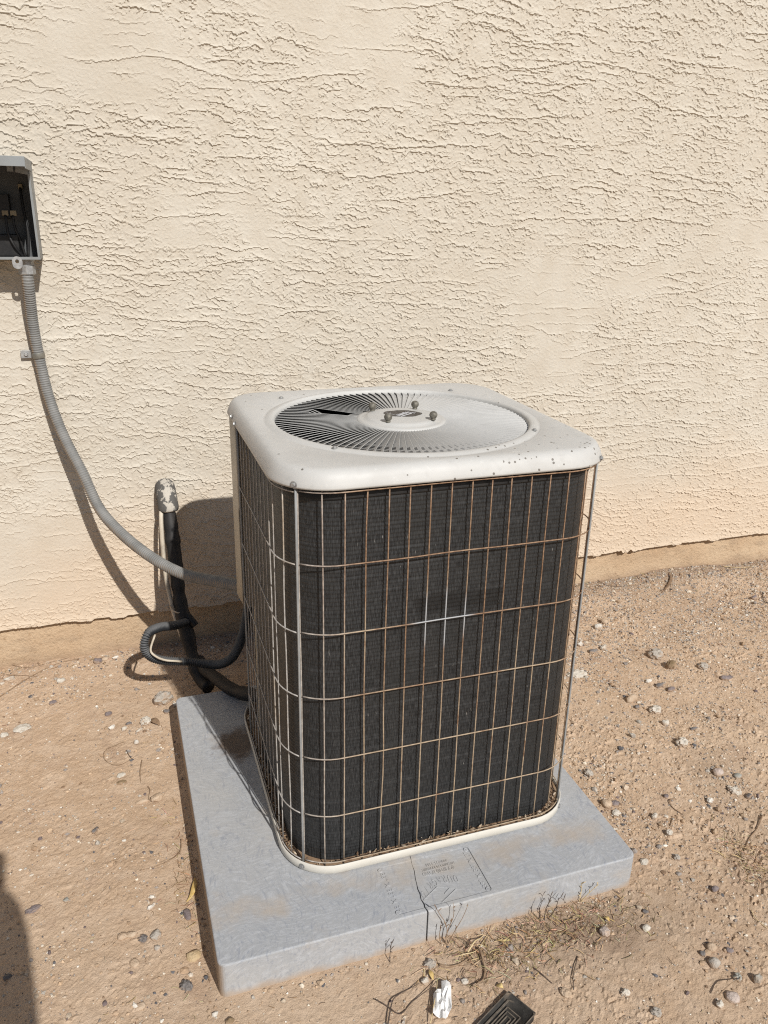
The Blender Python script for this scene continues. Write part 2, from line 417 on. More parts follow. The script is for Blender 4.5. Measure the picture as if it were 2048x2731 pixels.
def grid_faces(nx, ny):
    i = np.arange(nx*ny).reshape(ny, nx)
    return np.stack([i[:-1, :-1].ravel(), i[:-1, 1:].ravel(), i[1:, 1:].ravel(), i[1:, :-1].ravel()], 1)

# ------------------------------------------------------------------ ground
ZG = -0.070; YW = 1.232; PADW = 0.838
def ground_h(x, y):
    x = np.asarray(x, float); y = np.asarray(y, float)
    h = .010*fbm(x*1.7, y*1.7, 3, 11) + .0028*fbm(x*9, y*9, 3, 21) + .0014*fbm(x*38, y*38, 3, 31, .6) + .0012*fbm(x*120, y*120, 2, 36, .8)
    cl = fbm(x*85, y*85, 2, 41, .65); h = h + .0050*sstep(.28, .55, cl)*sstep(-.45, .45, fbm(x*5, y*5, 2, 47))*(.45+.55*sstep(.5, 1., x))
    e = np.maximum(np.maximum(-x, x-PADW), np.maximum(-y, y-PADW))
    h = h*np.clip(.35+np.abs(e)*4, .35, 1)
    h = h + .020*sstep(1.06, 1.25, y)*(1+.5*vnoise(x*6, y*0, 51))*np.where(x > .7, 1, .6)     # soil banked against the wall
    h = h - .006*np.exp(-((x+.02)/.025)**2)*sstep(-.1, .05, y)*sstep(.95, .8, y)
    return ZG + h - .006
gx = dense(-.56, 2.40, .0048, -30, 32); gy = dense(-.48, 1.26, .0048, -40, 1.9)
X, Y = np.meshgrid(gx, gy)
Z = ground_h(X, Y)
Z = np.where((X > -3) & (X < 4) & (Y > -4), Z, ZG-.006)
gme = mesh_np('ground', np.stack([X.ravel(), Y.ravel(), Z.ravel()], 1), grid_faces(len(gx), len(gy)), False)
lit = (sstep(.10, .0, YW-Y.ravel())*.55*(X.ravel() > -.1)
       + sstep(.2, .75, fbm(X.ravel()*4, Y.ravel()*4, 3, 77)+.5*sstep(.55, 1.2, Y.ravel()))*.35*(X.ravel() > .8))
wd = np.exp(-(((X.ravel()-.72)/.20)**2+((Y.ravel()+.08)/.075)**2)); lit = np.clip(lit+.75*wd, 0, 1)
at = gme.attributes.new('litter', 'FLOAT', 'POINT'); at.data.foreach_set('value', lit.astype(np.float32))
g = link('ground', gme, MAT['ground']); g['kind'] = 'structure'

# ------------------------------------------------------------------ stucco wall
def ledges(x, z, spacing, xf, ang, a1, f1, a2, f2, bias, gain, rise, p, seed):
    """torn trowel flaps: each swells towards its lower edge and then drops off sharply"""
    c, s = math.cos(ang), math.sin(ang); u = x*c+z*s; v = -x*s+z*c
    w = v/spacing + a1*fbm(u*f1, v*f1*1.3, 2, seed) + (a2*fbm(u*f2, v*f2, 3, seed+5, .6) + .0035*fbm(u*95, v*95, 2, seed+7))/spacing
    i = np.floor(w); fr = w-i
    amp = sstep(0, 1, (vnoise(u*xf+i*37.73, i*13.17, seed+9)+bias)*gain)
    return rise*amp*(1-fr)**p
def stucco_h(x, z):
    m = fbm(x*3.2, z*6.0, 3, 101)+.20*sstep(.3, 1.7, x)
    rough = .12+.88*sstep(-.38, .0, m)                                              # crinkled versus trowelled-flat patches
    h = ledges(x, z, .066, 6, .0, .7, 3, .008, 24, .04, 2.6, .0050, 15., 201)*(.5+.5*rough)
    h = np.maximum(h, ledges(x, z, .030, 18, -.06, .8, 7, .008, 34, .05, 2.8, .0050, 9., 231)*(.3+.7*rough))
    h = np.maximum(h, ledges(x, z, .0155, 50, -.20, .9, 14, .007, 60, -.08, 3.2, .0042, 6.0, 261)*rough)
    h = np.maximum(h, ledges(x, z, .0115, 85, -.65, .8, 22, .006, 95, -.14, 3.2, .0037, 5.5, 291)*rough)
    h = np.maximum(h, ledges(x, z, .0110, 90, .50, .8, 22, .006, 95, -.18, 3.2, .0035, 5.5, 311)*rough)
    h = h + .0005*sstep(.05, .5, fbm(x*80, z*90, 3, 331, .6))*rough + .0020*fbm(x*3, z*3, 2, 351)
    return h + .0007*fbm(x*170, z*170, 2, 371)*(.4+.6*rough)
ZB = 0.062
wx = dense(-.50, 2.36, .0024, -6, 8); wz = dense(ZB, 1.86, .0024, ZB, 3.4)
X, Zz = np.meshgrid(wx, wz)
H = stucco_h(X, Zz)
bottom = ZB + .004*fbm(X*9, X*0, 3, 401) - .006*sstep(.35, .6, vnoise(X*23, X*0, 411))
chip = sstep(.10, .0, np.abs(X-1.655))
k_ = np.clip((Zz-ZB)/.03, 0, 1)
Zd = bottom + (Zz-ZB)*(1-0) * 1.0 - (1-k_)*0 + (ZB-bottom)*k_ + .010*chip*(1-k_)*fbm(X*60, X*0, 2, 421)
Yd = YW - H - .004*(1-k_)**2
wv = np.stack([X.ravel(), Yd.ravel(), Zd.ravel()], 1)
nx, nz_ = len(wx), len(wz)
lip = np.stack([wx, np.full(nx, YW+.035), Zd[0]+.004], 1)                           # the ragged underside of the plaster
fr = grid_faces(nx, nz_)
b0 = len(wv); ii = np.arange(nx-1)
wv = np.vstack([wv, lip]); fr = np.vstack([fr, np.stack([ii+1, ii, b0+ii, b0+ii+1], 1)])
wall = link('stucco_wall', mesh_np('stucco_wall', wv, fr, False), MAT['wall'])
tag(wall, 'cream stucco house wall with rough trowelled texture behind the air conditioner', 'wall')
fx = dense(-.52, 2.42, .008, -6, 8); fz = np.linspace(-.16, .075, 30)
X, Zf = np.meshgrid(fx, fz)
Yf = YW + .016 - .003*fbm(X*5, Zf*9, 3, 431) - .0025*fbm(X*30, Zf*30, 3, 441) - .006*sstep(.0, -.09, Zf)
fnd = link('foundation', mesh_np('foundation', np.stack([X.ravel(), Yf.ravel(), Zf.ravel()], 1), grid_faces(len(fx), len(fz))), MAT['found'], wall)
core = MB().box((1, YW+.14, 1.6), (14, .2, 3.6)).mesh('wall_core')
link('wall_core', core, MAT['found'], wall)

# ------------------------------------------------------------------ equipment pad
def rrect_pts(cx, cy, hx, hy, r, k=6):
    out = []
    for (sx, sy, a0) in ((1, 1, 0), (-1, 1, 90), (-1, -1, 180), (1, -1, 270)):
        for j in range(k+1):
            a = math.radians(a0+90*j/k); out.append((cx+sx*(hx-r)+r*math.cos(a), cy+sy*(hy-r)+r*math.sin(a)))
    return out
def prism(pts, z0, z1):
    n = len(pts); v = [(x, y, z0) for x, y in pts]+[(x, y, z1) for x, y in pts]
    f = [tuple(range(n))[::-1], tuple(range(n, 2*n))]+[(i, (i+1) % n, n+(i+1) % n, n+i) for i in range(n)]
    return v, f
pp = rrect_pts(PADW/2, PADW/2, PADW/2, PADW/2, .016, 6); n = len(pp)
mb = MB()
rings = [(0.0, -.0804), (.0, -.0032), (.0006, -.0013), (.0017, -.0003), (.0034, 0.0)]
vv = []
for ins, z in rings:
    sc_ = (PADW-2*ins)/PADW
    vv += [((x-PADW/2)*sc_+PADW/2, (y-PADW/2)*sc_+PADW/2, z) for x, y in pp]
ff = [(i*n+j, i*n+(j+1) % n, (i+1)*n+(j+1) % n, (i+1)*n+j) for i in range(len(rings)-1) for j in range(n)]
ff += [tuple(range(n))[::-1], tuple((len(rings)-1)*n+j for j in range(n))]
pad_me = mb.add(vv, ff).mesh('equipment_pad')
pad = link('equipment_pad', pad_me, MAT['pad'])
tag(pad, 'blue-grey plastic equipment pad with a crack at its front, under the air conditioner', 'pad')
def cut(target, v, f):
    me = MB().add(v, f).mesh('cutter'); co = bpy.data.objects.new('cutter', me); COL.objects.link(co)
    md = target.modifiers.new('cut', 'BOOLEAN'); md.operation = 'DIFFERENCE'; md.solver = 'EXACT'; md.object = co
    bpy.context.view_layer.update()
    new = bpy.data.meshes.new_from_object(target.evaluated_get(bpy.context.evaluated_depsgraph_get()))
    target.modifiers.clear(); target.data = new; bpy.data.objects.remove(co)
LX0, LX1, LY0, LY1 = .324, .520, .0095, .127
cut(pad, *prism(rrect_pts((LX0+LX1)/2, (LY0+LY1)/2, (LX1-LX0)/2, (LY1-LY0)/2, .006, 4), -.0022, .02))
ck = [(.4005, .150), (.3988, .134), (.3965, .118), (.3945, .100), (.390, .083), (.3880, .070), (.3850, .056), (.3853, .045), (.3825, .032), (.3838, .020),
      (.3822, .010), (.3838, .0), (.3832, -.02)]
wdt = [.0003, .0005, .0005, .0006, .0007, .0008, .0009, .0012, .0010, .0013, .0013, .0016, .0016]
cv = [(x-w, y) for (x, y), w in zip(ck, wdt)]+[(x+w*.9+.0004*math.sin(i*2.3), y) for i, ((x, y), w) in enumerate(zip(ck, wdt))][::-1]
cut(pad, *prism(cv[::-1], -.10, .02))
me = pad.data
if not me.materials: me.materials.append(MAT['pad'])
def pad_text(txt, size, loc, rz, w, sx=1.0, depth=.00055):
    me = text_mesh(txt, size, depth); xs = [v.co.x for v in me.vertices]; k = w/(max(xs)-min(xs))
    me.transform(Matrix.Diagonal((k*sx, k if size == 0 else 1, 1, 1)))
    o = link('lettering', me, MAT['pad'], pad); o.location = (loc[0], loc[1], -.0021+depth*.9); o.rotation_euler = (0, 0, rz); return o
pad_text('33" X 33" X 3"', .0150, (.3325, .066), -math.pi/2, .094)
pad_text('33" X 33" X 3"', .0150, (.5115, .068), math.pi/2, .094)
pad_text('EQUIPMENT PAD', .0125, (.4400, .0860), math.pi, .066)
pad_text('HYCARBON INDUSTRIES', .0085, (.4440, .0965), math.pi, .068)
pad_text('800-735-5566', .0085, (.4440, .1065), math.pi, .046)
word = 'DURAGRID'
for i, ch in enumerate(word):
    t = i/7; x = .4645-t*.074; y = .054+.018*math.sin(t*math.pi*.85+.25)-.018*t
    o = pad_text(ch, .026, (x, y), math.pi+.22*(t-.35), .0075 if ch != 'I' else .0018)
def line_bar(a, b, w=.0009):
    a = Vector((a[0], a[1], -.0012)); b = Vector((b[0], b[1], -.0012)); d = b-a
    return MB().box((a+b)/2, (d.length, w, .0014), Matrix.Rotation(math.atan2(d.y, d.x), 3, 'Z'))
dm = [(.386, .0285), (.4170, .0125), (.4560, .0345), (.4230, .0500)]
emb = MB()
for a, b in zip(dm, dm[1:]+dm[:1]):
    q = line_bar(a, b); emb.add(q.v, q.f)
q = line_bar((.4300, .0300), (.4450, .0400)); emb.add(q.v, q.f)
link('emblem', emb.mesh('emblem'), MAT['pad'], pad)
for (bx_, by_) in ((.3305, .0155), (.3305, .1205), (.5135, .0155), (.5135, .1205)):
    v, f = lathe([(.0046, -.002), (.0046, .0003), (.0036, .0006), (.0022, -.0004), (.0006, .0003)], 14, (bx_, by_, -.0008))
    link('boss', MB().add(v, f).mesh('boss', True), MAT['pad'], pad)

# ------------------------------------------------------------------ air conditioner
CX, CY, HF = .4683, .4486, .3140
ac = empty('air_conditioner', (CX, CY, 0))
tag(ac, 'boxy outdoor air conditioner with grey fan top and rusty wire guard, on the pad', 'air conditioner')
ac_inv = Matrix.Translation((-CX, -CY, 0))
def part(name, me, mat, parent=None):
    """meshes of the unit are written in world coordinates"""
    o = bpy.data.objects.new(name, me); COL.objects.link(o)
    if mat is not None and not me.materials: me.materials.append(mat)
    if parent is None: o.parent = ac; o.matrix_parent_inverse = ac_inv
    else: o.parent = parent
    return o
def rr_ray(h, r, t):
    """distance from the centre to a rounded square, half size h, corner r, in direction t"""
    c, s = abs(math.cos(t)), abs(math.sin(t)); k = h-r
    if c*h >= s*h and s/c*h <= k: return h/c
    if s > c and c/s*h <= k: return h/s
    b = -(c*k+s*k); q = 2*k*k-r*r
    return -b+math.sqrt(max(b*b-q, 0))
def rr_path(h, r, n_arc=10, n_str=14):
    """closed rounded square, anticlockwise from the middle of the front edge"""
    k = h-r; P = []
    for i, (ax, ay) in enumerate(((0, -1), (1, 0), (0, 1), (-1, 0))):
        tx, ty = -ay, ax
        for j in range(n_str):
            t = -k+2*k*j/n_str; P.append((CX+ax*h+tx*t, CY+ay*h+ty*t))
        a0 = math.atan2(ay, ax); ccx = CX+ax*k+tx*k; ccy = CY+ay*k+ty*k
        for j in range(n_arc):
            a = a0+math.pi/2*j/n_arc; P.append((ccx+r*math.cos(a), ccy+r*math.sin(a)))
    return P
class Path:
    """arc length from the middle of the front edge, going right (anticlockwise seen from above)"""
    def __init__(s, h, r):
        P = np.array(rr_path(h, r, 16, 20)); i0 = 10; P = np.roll(P, -i0, axis=0); s.P = np.vstack([P, P[:1]])
        s.L = np.r_[0, np.cumsum(np.linalg.norm(np.diff(s.P, axis=0), axis=1))]; s.T = s.L[-1]
        s.h, s.r = h, r; s.corner = (h-r)+r*math.pi/4
        s.quarter = s.T/4
    def at(s, t):
        t = t % s.T; return np.array([np.interp(t, s.L, s.P[:, 0]), np.interp(t, s.L, s.P[:, 1])])
def rr_shell(loops, closed_ring=True):
    v = []; ns = []
    for (h, r, z) in loops:
        P = rr_path(h, r); ns.append(len(P)); v += [(x, y, z) for x, y in P]
    n = ns[0]
    f = [(i*n+j, i*n+(j+1) % n, (i+1)*n+(j+1) % n, (i+1)*n+j) for i in range(len(loops)-1) for j in range(n)]
    return v, f, n
# base pan
v, f, n = rr_shell([(.03, .01, .010), (HF-.006, .099, .010), (HF-.0035, .100, .012), (HF-.003, .1005, .0205), (HF-.0015, .1015, .0220), (HF, .103, .0212),
                    (HF, .103, .004), (HF-.003, .100, .001), (HF-.03, .08, .001)])
base_pan = part('base_pan', MB().add(v, f).mesh('base_pan', True), MAT['pan'])
# coil: closed round the front, right and left; rippled by its tube rows
HC, RC = .2935, .092
pc = Path(HC, RC)
rows = 100; z0, z1 = .009, .792; zs = np.linspace(z0, z1, rows*3+1)
t_end_l = -pc.quarter-.10; t_end_r = pc.quarter*2.52
ts = np.linspace(t_end_l, t_end_r, 200)
XY = np.array([pc.at(t) for t in ts]); tg = np.gradient(XY, axis=0); nrm = np.stack([tg[:, 1], -tg[:, 0]], 1); nrm /= np.linalg.norm(nrm, axis=1)[:, None]
rip = .0008*np.sin((zs-z0)/(z1-z0)*rows*2*math.pi)
V = np.zeros((len(zs), len(ts), 3)); V[:, :, :2] = XY[None]+nrm[None]*rip[:, None, None]; V[:, :, 2] = zs[:, None]
F = grid_faces(len(ts), len(zs))
cme = mesh_np('coil', V.reshape(-1, 3), F)
uvl = cme.uv_layers.new(name='UVMap')
UVv = np.stack(np.meshgrid(ts, zs), -1).reshape(-1, 2)
uvl.data.foreach_set('uv', UVv[F.ravel()].astype(np.float32).ravel())
coil = part('coil', cme, MAT['coil'])
v, f, n = rr_shell([(HC-.022, RC-.02, .012), (HC-.022, RC-.02, .79)])
part('coil_backing', MB().add(v, f).mesh('coil_backing', True), MAT['black'])
v, f, n = rr_shell([(HC-.03, RC-.03, .790), (HC-.006, RC-.006, .790), (HC+.004, RC, .788), (HC+.004, RC, .770)])
part('coil_flange_dark_gap', MB().add(v, f).mesh('coil_flange_dark_gap', True), MAT['black'])  # coloured black to stand in for the shaded gap under the cover
# wire guard
pg = Path(.3065, .0965)
WR = .00128
def guard_v(t, mat, z0=.016, z1=.792, wob=0.0, seed=0, off=0.0):
    c = pg.at(t); d = pg.at(t+.002)-pg.at(t-.002); d /= np.linalg.norm(d); nn = np.array([d[1], -d[0]])
    zz = np.linspace(z0, z1, 13); pts = []
    for z in zz:
        w = wob*vnoise(np.array(z*7+seed*3.1), np.array(seed*1.7), 5)
        p = c+d*w+nn*off; pts.append((p[0], p[1], z))
    return part('guard_wire', MB().tube(pts, WR, 6).mesh('guard_wire', True), mat)
def guard_h(ta, tb, z, mat, dz=0.0, off=.0032, seed=0):
    m_ = max(8, int((tb-ta)/.012)); pts = []
    for i in range(m_+1):
        t = ta+(tb-ta)*i/m_; c = pg.at(t); d = pg.at(t+.002)-pg.at(t-.002); d /= np.linalg.norm(d); nn = np.array([d[1], -d[0]])
        p = c+nn*off; pts.append((p[0], p[1], z+dz*math.sin(i*.5+seed)+.0012*float(vnoise(np.array(t*9.), np.array(seed+.5), 3))))
    return part('guard_wire', MB().tube(pts, WR, 6).mesh('guard_wire', True), mat)
HZ = [.786, .657, .5275, .398, .268, .138, .026]
cn = pg.corner
first = .2256-CX
for i in range(13):
    guard_v(first+.0376*i, MAT['wire'], wob=.0022 if i in (2, 3, 9) else .0008, seed=i)
guard_v(first-.0376-.0045, MAT['wire'], wob=.0008, seed=20)
guard_v(first+.0376*13+.001, MAT['wire'], wob=.001, seed=21)
guard_v(first+.0376*14+.003, MAT['wire'], wob=.001, seed=22)
for i, z in enumerate(HZ):
    guard_h(-cn+.006, cn-.004, z, MAT['wire'], seed=i)
TL = -cn-.0
left_end = -(pg.quarter+.150)
for i in range(11):
    t = TL-.034-.0376*i
    if t > left_end+.01: guard_v(t, MAT['wire_grey'], wob=.0022 if i in (0, 1, 2, 3) else .001, seed=40+i)
for i, z in enumerate(HZ):
    guard_h(left_end, TL-.004, z-.003, MAT['wire_grey'], seed=10+i, off=.0030)
TR = cn
for i in range(12):
    guard_v(TR+.034+.0376*i, MAT['wire'], seed=60+i)
for i, z in enumerate(HZ):
    guard_h(TR-.004, TR+.034+.0376*11+.03, z+.003, MAT['wire'], seed=20+i)
def corner_rod(t, mat, z0=.014, z1=.798, r=.0021, off=.0035):
    c = pg.at(t); d = pg.at(t+.002)-pg.at(t-.002); d /= np.linalg.norm(d); nn = np.array([d[1], -d[0]]); c = c+nn*off
    pts = [(c[0], c[1], z) for z in np.linspace(z0, z1, 8)]
    o = part('corner_rod', MB().tube(pts, r, 10).mesh('corner_rod', True), mat)
    return o, c, nn
def screw_mesh(r=.0048, hh=.004):
    mb = MB(); v, f = lathe([(r*1.55, 0), (r*1.55, .0008), (r*1.05, .0010)], 12); mb.add(v, f)
    v, f = lathe([(r, .0006), (r, hh), (r*.8, hh*1.12), (r*.3, hh*1.05)], 6); mb.add(v, f)
    v, f = lathe([(r*.3, hh*1.05), (r*.0001, hh*1.05)], 6); mb.add(v, f)
    return mb.mesh('screw')
SCREW = screw_mesh(); SCREW.materials.append(MAT['steel'])
def screw(loc, nrm_, parent, s=1.0):
    o = bpy.data.objects.new('screw', SCREW); COL.objects.link(o); o.parent = parent
    o.location = loc; o.rotation_euler = Vector(nrm_).to_track_quat('Z', 'Y').to_euler(); o.scale = (s, s, s); return o
for t in (-cn, cn):
    o, c, nn = corner_rod(t, MAT['rod'])
    e = Vector((nn[0], nn[1], 0))
    screw(Vector((c[0], c[1], .797))+e*.0050, e, o, .85)
    screw(Vector((c[0], c[1], .012))+e*.0045, e, o, .8)
o, c, nn = corner_rod(left_end, MAT['rod'], r=.0022, off=.002)
# left rear: coil end plates and the service panel
xl = CX-HF
mb = MB()
mb.box((xl+.034, CY+.128, .40), (.004, .020, .76)); mb.box((xl+.040, CY+.170, .40), (.004, .050, .76)); mb.box((xl+.028, CY+.155, .40), (.003, .012, .76))
part('end_plate', mb.mesh('end_plate', False, .0008), MAT['panel'])
pth = Path(.3125, .078)
tA, tB = -(pth.quarter+.152), -(pth.quarter*2-.06)
pts2 = [pth.at(t) for t in np.linspace(tA, tB, 26)]
rows_ = [(z, 1) for z in (.797, .60, .588, .580, .50, .42)]
v = []; nP = len(pts2)
for zi, z in enumerate([.797, .66, .602, .594, .59, .50, .44]):
    for j, p in enumerate(pts2):
        dz = 0; out = .0015 if z < .595 else 0
        d = np.array([p[0]-CX, p[1]-CY]); d /= np.linalg.norm(d)
        v.append((p[0]-d[0]*(.002-out), p[1]-d[1]*(.002-out), z))
for j, p in enumerate(pts2):
    v.append((p[0], p[1], .352+.020*max(0, 1-j/7.0)-.0))
f = [(i*nP+j, i*nP+j+1, (i+1)*nP+j+1, (i+1)*nP+j) for i in range(7) for j in range(nP-1)]
sp_me = MB().add(v, f).mesh('service_panel', True)
sp = part('service_panel', sp_me, MAT['panel'])
md = sp.modifiers.new('thick', 'SOLIDIFY'); md.thickness = .0016; md.offset = 0
a = pts2[0]
part('panel_inner_face', MB().box((a[0]+.03, a[1]+.003, .58), (.056, .002, .44)).mesh('panel_inner_face'), MAT['panel'])
part('panel_floor', MB().box((a[0]+.05, a[1]+.06, .365), (.09, .11, .002)).mesh('panel_floor'), MAT['panel'])
for (yy, zz) in ((a[1]+.022, .800), (a[1]-.020, .7945)):
    screw((CX-HF-.0015, yy, zz), (-1, 0, .1), sp, .8)
# top cover
NA = 176
prof = [('c', .2525, .785), ('c', .2525, .805), ('c', .2535, .8125), ('c', .2563, .8160), ('c', .2605, .8166), ('c', .2665, .8158), ('c', .2715, .8138), ('c', .2745, .8126),
        ('c', .2770, .8132), ('c', .2792, .8138), ('r', .2870, .072, .8152), ('r', .2930, .080, .8148), ('r', .2985, .086, .8136), ('r', .3032, .092, .8106), ('r', .3075, .097, .8050),
        ('r', .3110, .1005, .7985), ('r', .3132, .1025, .7920), ('r', .3150, .1045, .7872), ('r', .3150, .1045, .7835), ('r', .3110, .100, .7840), ('r', .3080, .098, .7880)]
DZ = .0075
v = []
for q in prof:
    for j in range(NA):
        t = 2*math.pi*(j+.5)/NA
        rl = math.cos(t) < 0 and math.sin(t) > 0
        R_ = q[1] if q[0] == 'c' else rr_ray(q[1], q[2]*(.76 if rl else 1), t)
        v.append((CX+R_*math.cos(t), CY+R_*math.sin(t), q[-1]+DZ))
f = [(i*NA+j, i*NA+(j+1) % NA, (i+1)*NA+(j+1) % NA, (i+1)*NA+j) for i in range(len(prof)-1) for j in range(NA)]
cover = part('top_cover', MB().add(v, f).mesh('top_cover', True), MAT['cover'])
for (x_, y_) in ((.2700, .6750), (.6660, .6610), (.2790, .2630), (.6790, .2830)):
    r_ = math.hypot(x_-CX, y_-CY)
    screw((x_, y_, .8222 if r_ > .285 else .8236), (0, 0, 1), cover, .75)
# fan grille
ZV = .8195
v, f = lathe([(.0001, .8245), (.060, .8245), (.0665, .8240), (.071, .8222), (.0745, .8195), (.082, .8190), (.0885, .8180), (.0905, .8150), (.0905, .800), (.088, .800)], 72, (CX, CY, .0015))
grille = part('fan_grille', MB().add(v, f).mesh('fan_grille', True), MAT['cover'])
NV = 104
rs = [.089, .11, .135, .165, .195, .220, .2345, .2440, .2528]
top = []; bot = []
for r_ in rs:
    hook = .0045*max(0, (r_-.222)/.031)**1.5
    lean = .0265*(r_/.16)**.25
    top.append((r_, hook, ZV-.0035*abs((r_-.17)/.083)**2*.6)); bot.append((r_, -lean+hook*.2, ZV-.0090))
TH = .00045
vv = []; nR = len(rs)
for (r_, y_, z_) in top: vv += [(r_, y_-TH, z_-.0006), (r_, y_, z_+.0004), (r_, y_+TH*1.6, z_-.0004)]
for (r_, y_, z_) in bot: vv += [(r_, y_-TH, z_), (r_, y_+TH, z_)]
ff = []
for i in range(nR-1):
    a0, a1 = 3*i, 3*(i+1); b0, b1 = 3*nR+2*i, 3*nR+2*(i+1)
    ff += [(a0, a1, a1+1, a0+1), (a0+1, a1+1, a1+2, a0+2), (a0+2, a1+2, b1+1, b0+1), (b0, b1, a1, a0)]
VANE = MB().add(vv, ff).mesh('vane', True); VANE.materials.append(MAT['vane'])
BENT = VANE.copy(); BENT.name = 'bent_vane'
for v in BENT.vertices:
    r_ = v.co.x; k_ = math.exp(-((r_-.150)/.034)**4)
    v.co.z -= .016*k_; v.co.y -= .010*k_
BENT.update()
for i in range(NV):
    o = bpy.data.objects.new('vane', BENT if 138.5 < 360*i/NV < 151 else VANE); COL.objects.link(o); o.parent = grille
    o.location = (CX, CY, 0); o.rotation_euler = (0, 0, 2*math.pi*i/NV)
v, f = lathe([(.0052, 0), (.0052, .004), (.0048, .005), (.0068, .0065), (.0082, .0100), (.0084, .0135), (.0076, .0172), (.0056, .0200), (.0028, .0215), (.0001, .0219)], 18)
NUT = MB().add(v, f).mesh('acorn_nut', True); NUT.materials.append(MAT['nut'])
for (dx, dy) in ((-.0450, .0510), (-.0440, -.0460), (.0455, .0440), (.0485, -.0510)):
    o = bpy.data.objects.new('acorn_nut', NUT); COL.objects.link(o); o.parent = grille; o.location = (CX+dx, CY+dy, .8258); o.scale = (.95, .95, .8)
bp = []
for j in range(40):
    t = 2*math.pi*j/40; rr = 1+.05*math.sin(5*t+1)+.05*math.sin(11*t)*(.5 if math.sin(t) > 0 else .15)
    x_, y_ = .0385*rr*math.cos(t), .0285*rr*math.sin(t)*(1 if math.sin(t) > 0 else .85)
    bp.append((CX+.006+x_*math.cos(-.25)-y_*math.sin(-.25), CY+.010+x_*math.sin(-.25)+y_*math.cos(-.25)))
v, f = prism(bp, .8259, .8267)
badge = part('badge', MB().add(v, f).mesh('badge'), MAT['badge'])
tm = text_mesh('LENNOX', .0130, .0002)
o = link('lettering', tm, MAT['ink'], badge); o.location = (CX+.004, CY+.006, .8270); o.rotation_euler = (0, 0, .58); o.scale = (.68, 1.15, 1)
ub = MB().box((0, 0, 0), (.036, .0022, .0004)).mesh('underline'); o = link('underline', ub, MAT['ink'], badge)
o.location = (CX+.0095, CY-.0030, .8270); o.rotation_euler = (0, 0, .58)
for (x0_, y0_, x1_, y1_) in ((.020, .030, .030, .004), (-.024, .024, -.012, .000), (.012, .012, .036, .014), (-.030, .008, -.016, .020)):
    a_ = Vector((x0_, y0_)); b_ = Vector((x1_, y1_)); mid = (a_+b_)/2; d_ = b_-a_
    o = link('crack', MB().box((0, 0, 0), (d_.length, .0006, .0003)).mesh('crack'), MAT['ink'], badge)
    o.location = (CX+mid.x, CY+mid.y, .82685); o.rotation_euler = (0, 0, math.atan2(d_.y, d_.x))
# fan inside
fan = part('fan_hub', MB().add(*lathe([(.0001, .70), (.035, .70), (.045, .69), (.045, .66), (.0001, .66)], 24, (CX, CY, 0))).mesh('fan_hub', True), MAT['dark_metal'])
bl = []
mbb = MB()
gv = []
for i in range(8):
    for j in range(6):
        r_ = .04+.165*i/7; a_ = (j/5-.5)*(.9+.35*i/7); gv.append((r_*math.cos(a_), r_*math.sin(a_), .68+.045*(j/5-.5)*(r_/.2)**.5*1.6))
gf = [(i*6+j, i*6+j+1, (i+1)*6+j+1, (i+1)*6+j) for i in range(7) for j in range(5)]
BL = mbb.add(gv, gf).mesh('fan_blade', True); BL.materials.append(MAT['dark_metal'])
for i in range(3):
    o = bpy.data.objects.new('fan_blade', BL); COL.objects.link(o); o.parent = fan; o.location = (CX, CY, 0); o.rotation_euler = (0, 0, 1.2+i*2*math.pi/3)
part('fan_motor', MB().add(*lathe([(.0001, .80), (.06, .80), (.066, .79), (.066, .715), (.0001, .715)], 28, (CX, CY, 0))).mesh('fan_motor', True), MAT['dark_metal'])
v, f, n = rr_shell([(HC-.004, RC-.003, .0165), (HC+.004, RC, .0160), (HF-.004, .0995, .0150)])
part('dust_bed', MB().add(v, f).mesh('dust_bed', True), MAT['leaf_brown'])
# leaf litter caught in the pan
rng = random.Random(5)
lv = []; lf = []; lc = []
pl = Path(.3035, .096)
for i in range(700):
    t = rng.uniform(-pl.quarter*1.4, pl.quarter*1.2)
    if vnoise(np.array(t*14), np.array(.3), 8) < -.25 and rng.random() < .8: continue
    c = pl.at(t+rng.uniform(-.004, .004)); c = c+np.array([rng.uniform(-.005, .005), rng.uniform(-.005, .005)])
    L = rng.uniform(.004, .015); w = rng.uniform(.0006, .0028); an = rng.uniform(0, math.pi*2); tl = rng.uniform(-.5, .9); z = rng.uniform(.016, .029)
    dx, dy, dz = math.cos(an)*math.cos(tl), math.sin(an)*math.cos(tl), math.sin(tl)
    sx, sy = -math.sin(an), math.cos(an); b = len(lv)
    lv += [(c[0]-dx*L/2, c[1]-dy*L/2, z-dz*L/2), (c[0]+sx*w, c[1]+sy*w, z+.0006), (c[0]+dx*L/2, c[1]+dy*L/2, z+dz*L/2), (c[0]-sx*w, c[1]-sy*w, z-.0004)]
    lf.append((b, b+1, b+2, b+3)); cc = rng.choice([(.16, .10, .06), (.28, .19, .12), (.45, .36, .26), (.10, .075, .06), (.55, .48, .38)]); lc += [cc]*4
lme = mesh_np('leaf_litter', lv, lf, False)
ca = lme.color_attributes.new('col', 'FLOAT_COLOR', 'POINT'); ca.data.foreach_set('color', np.array([(*c, 1) for c in lc], np.float32).ravel())
o = part('leaf_litter', lme, MAT['straw']); o['kind'] = 'stuff'

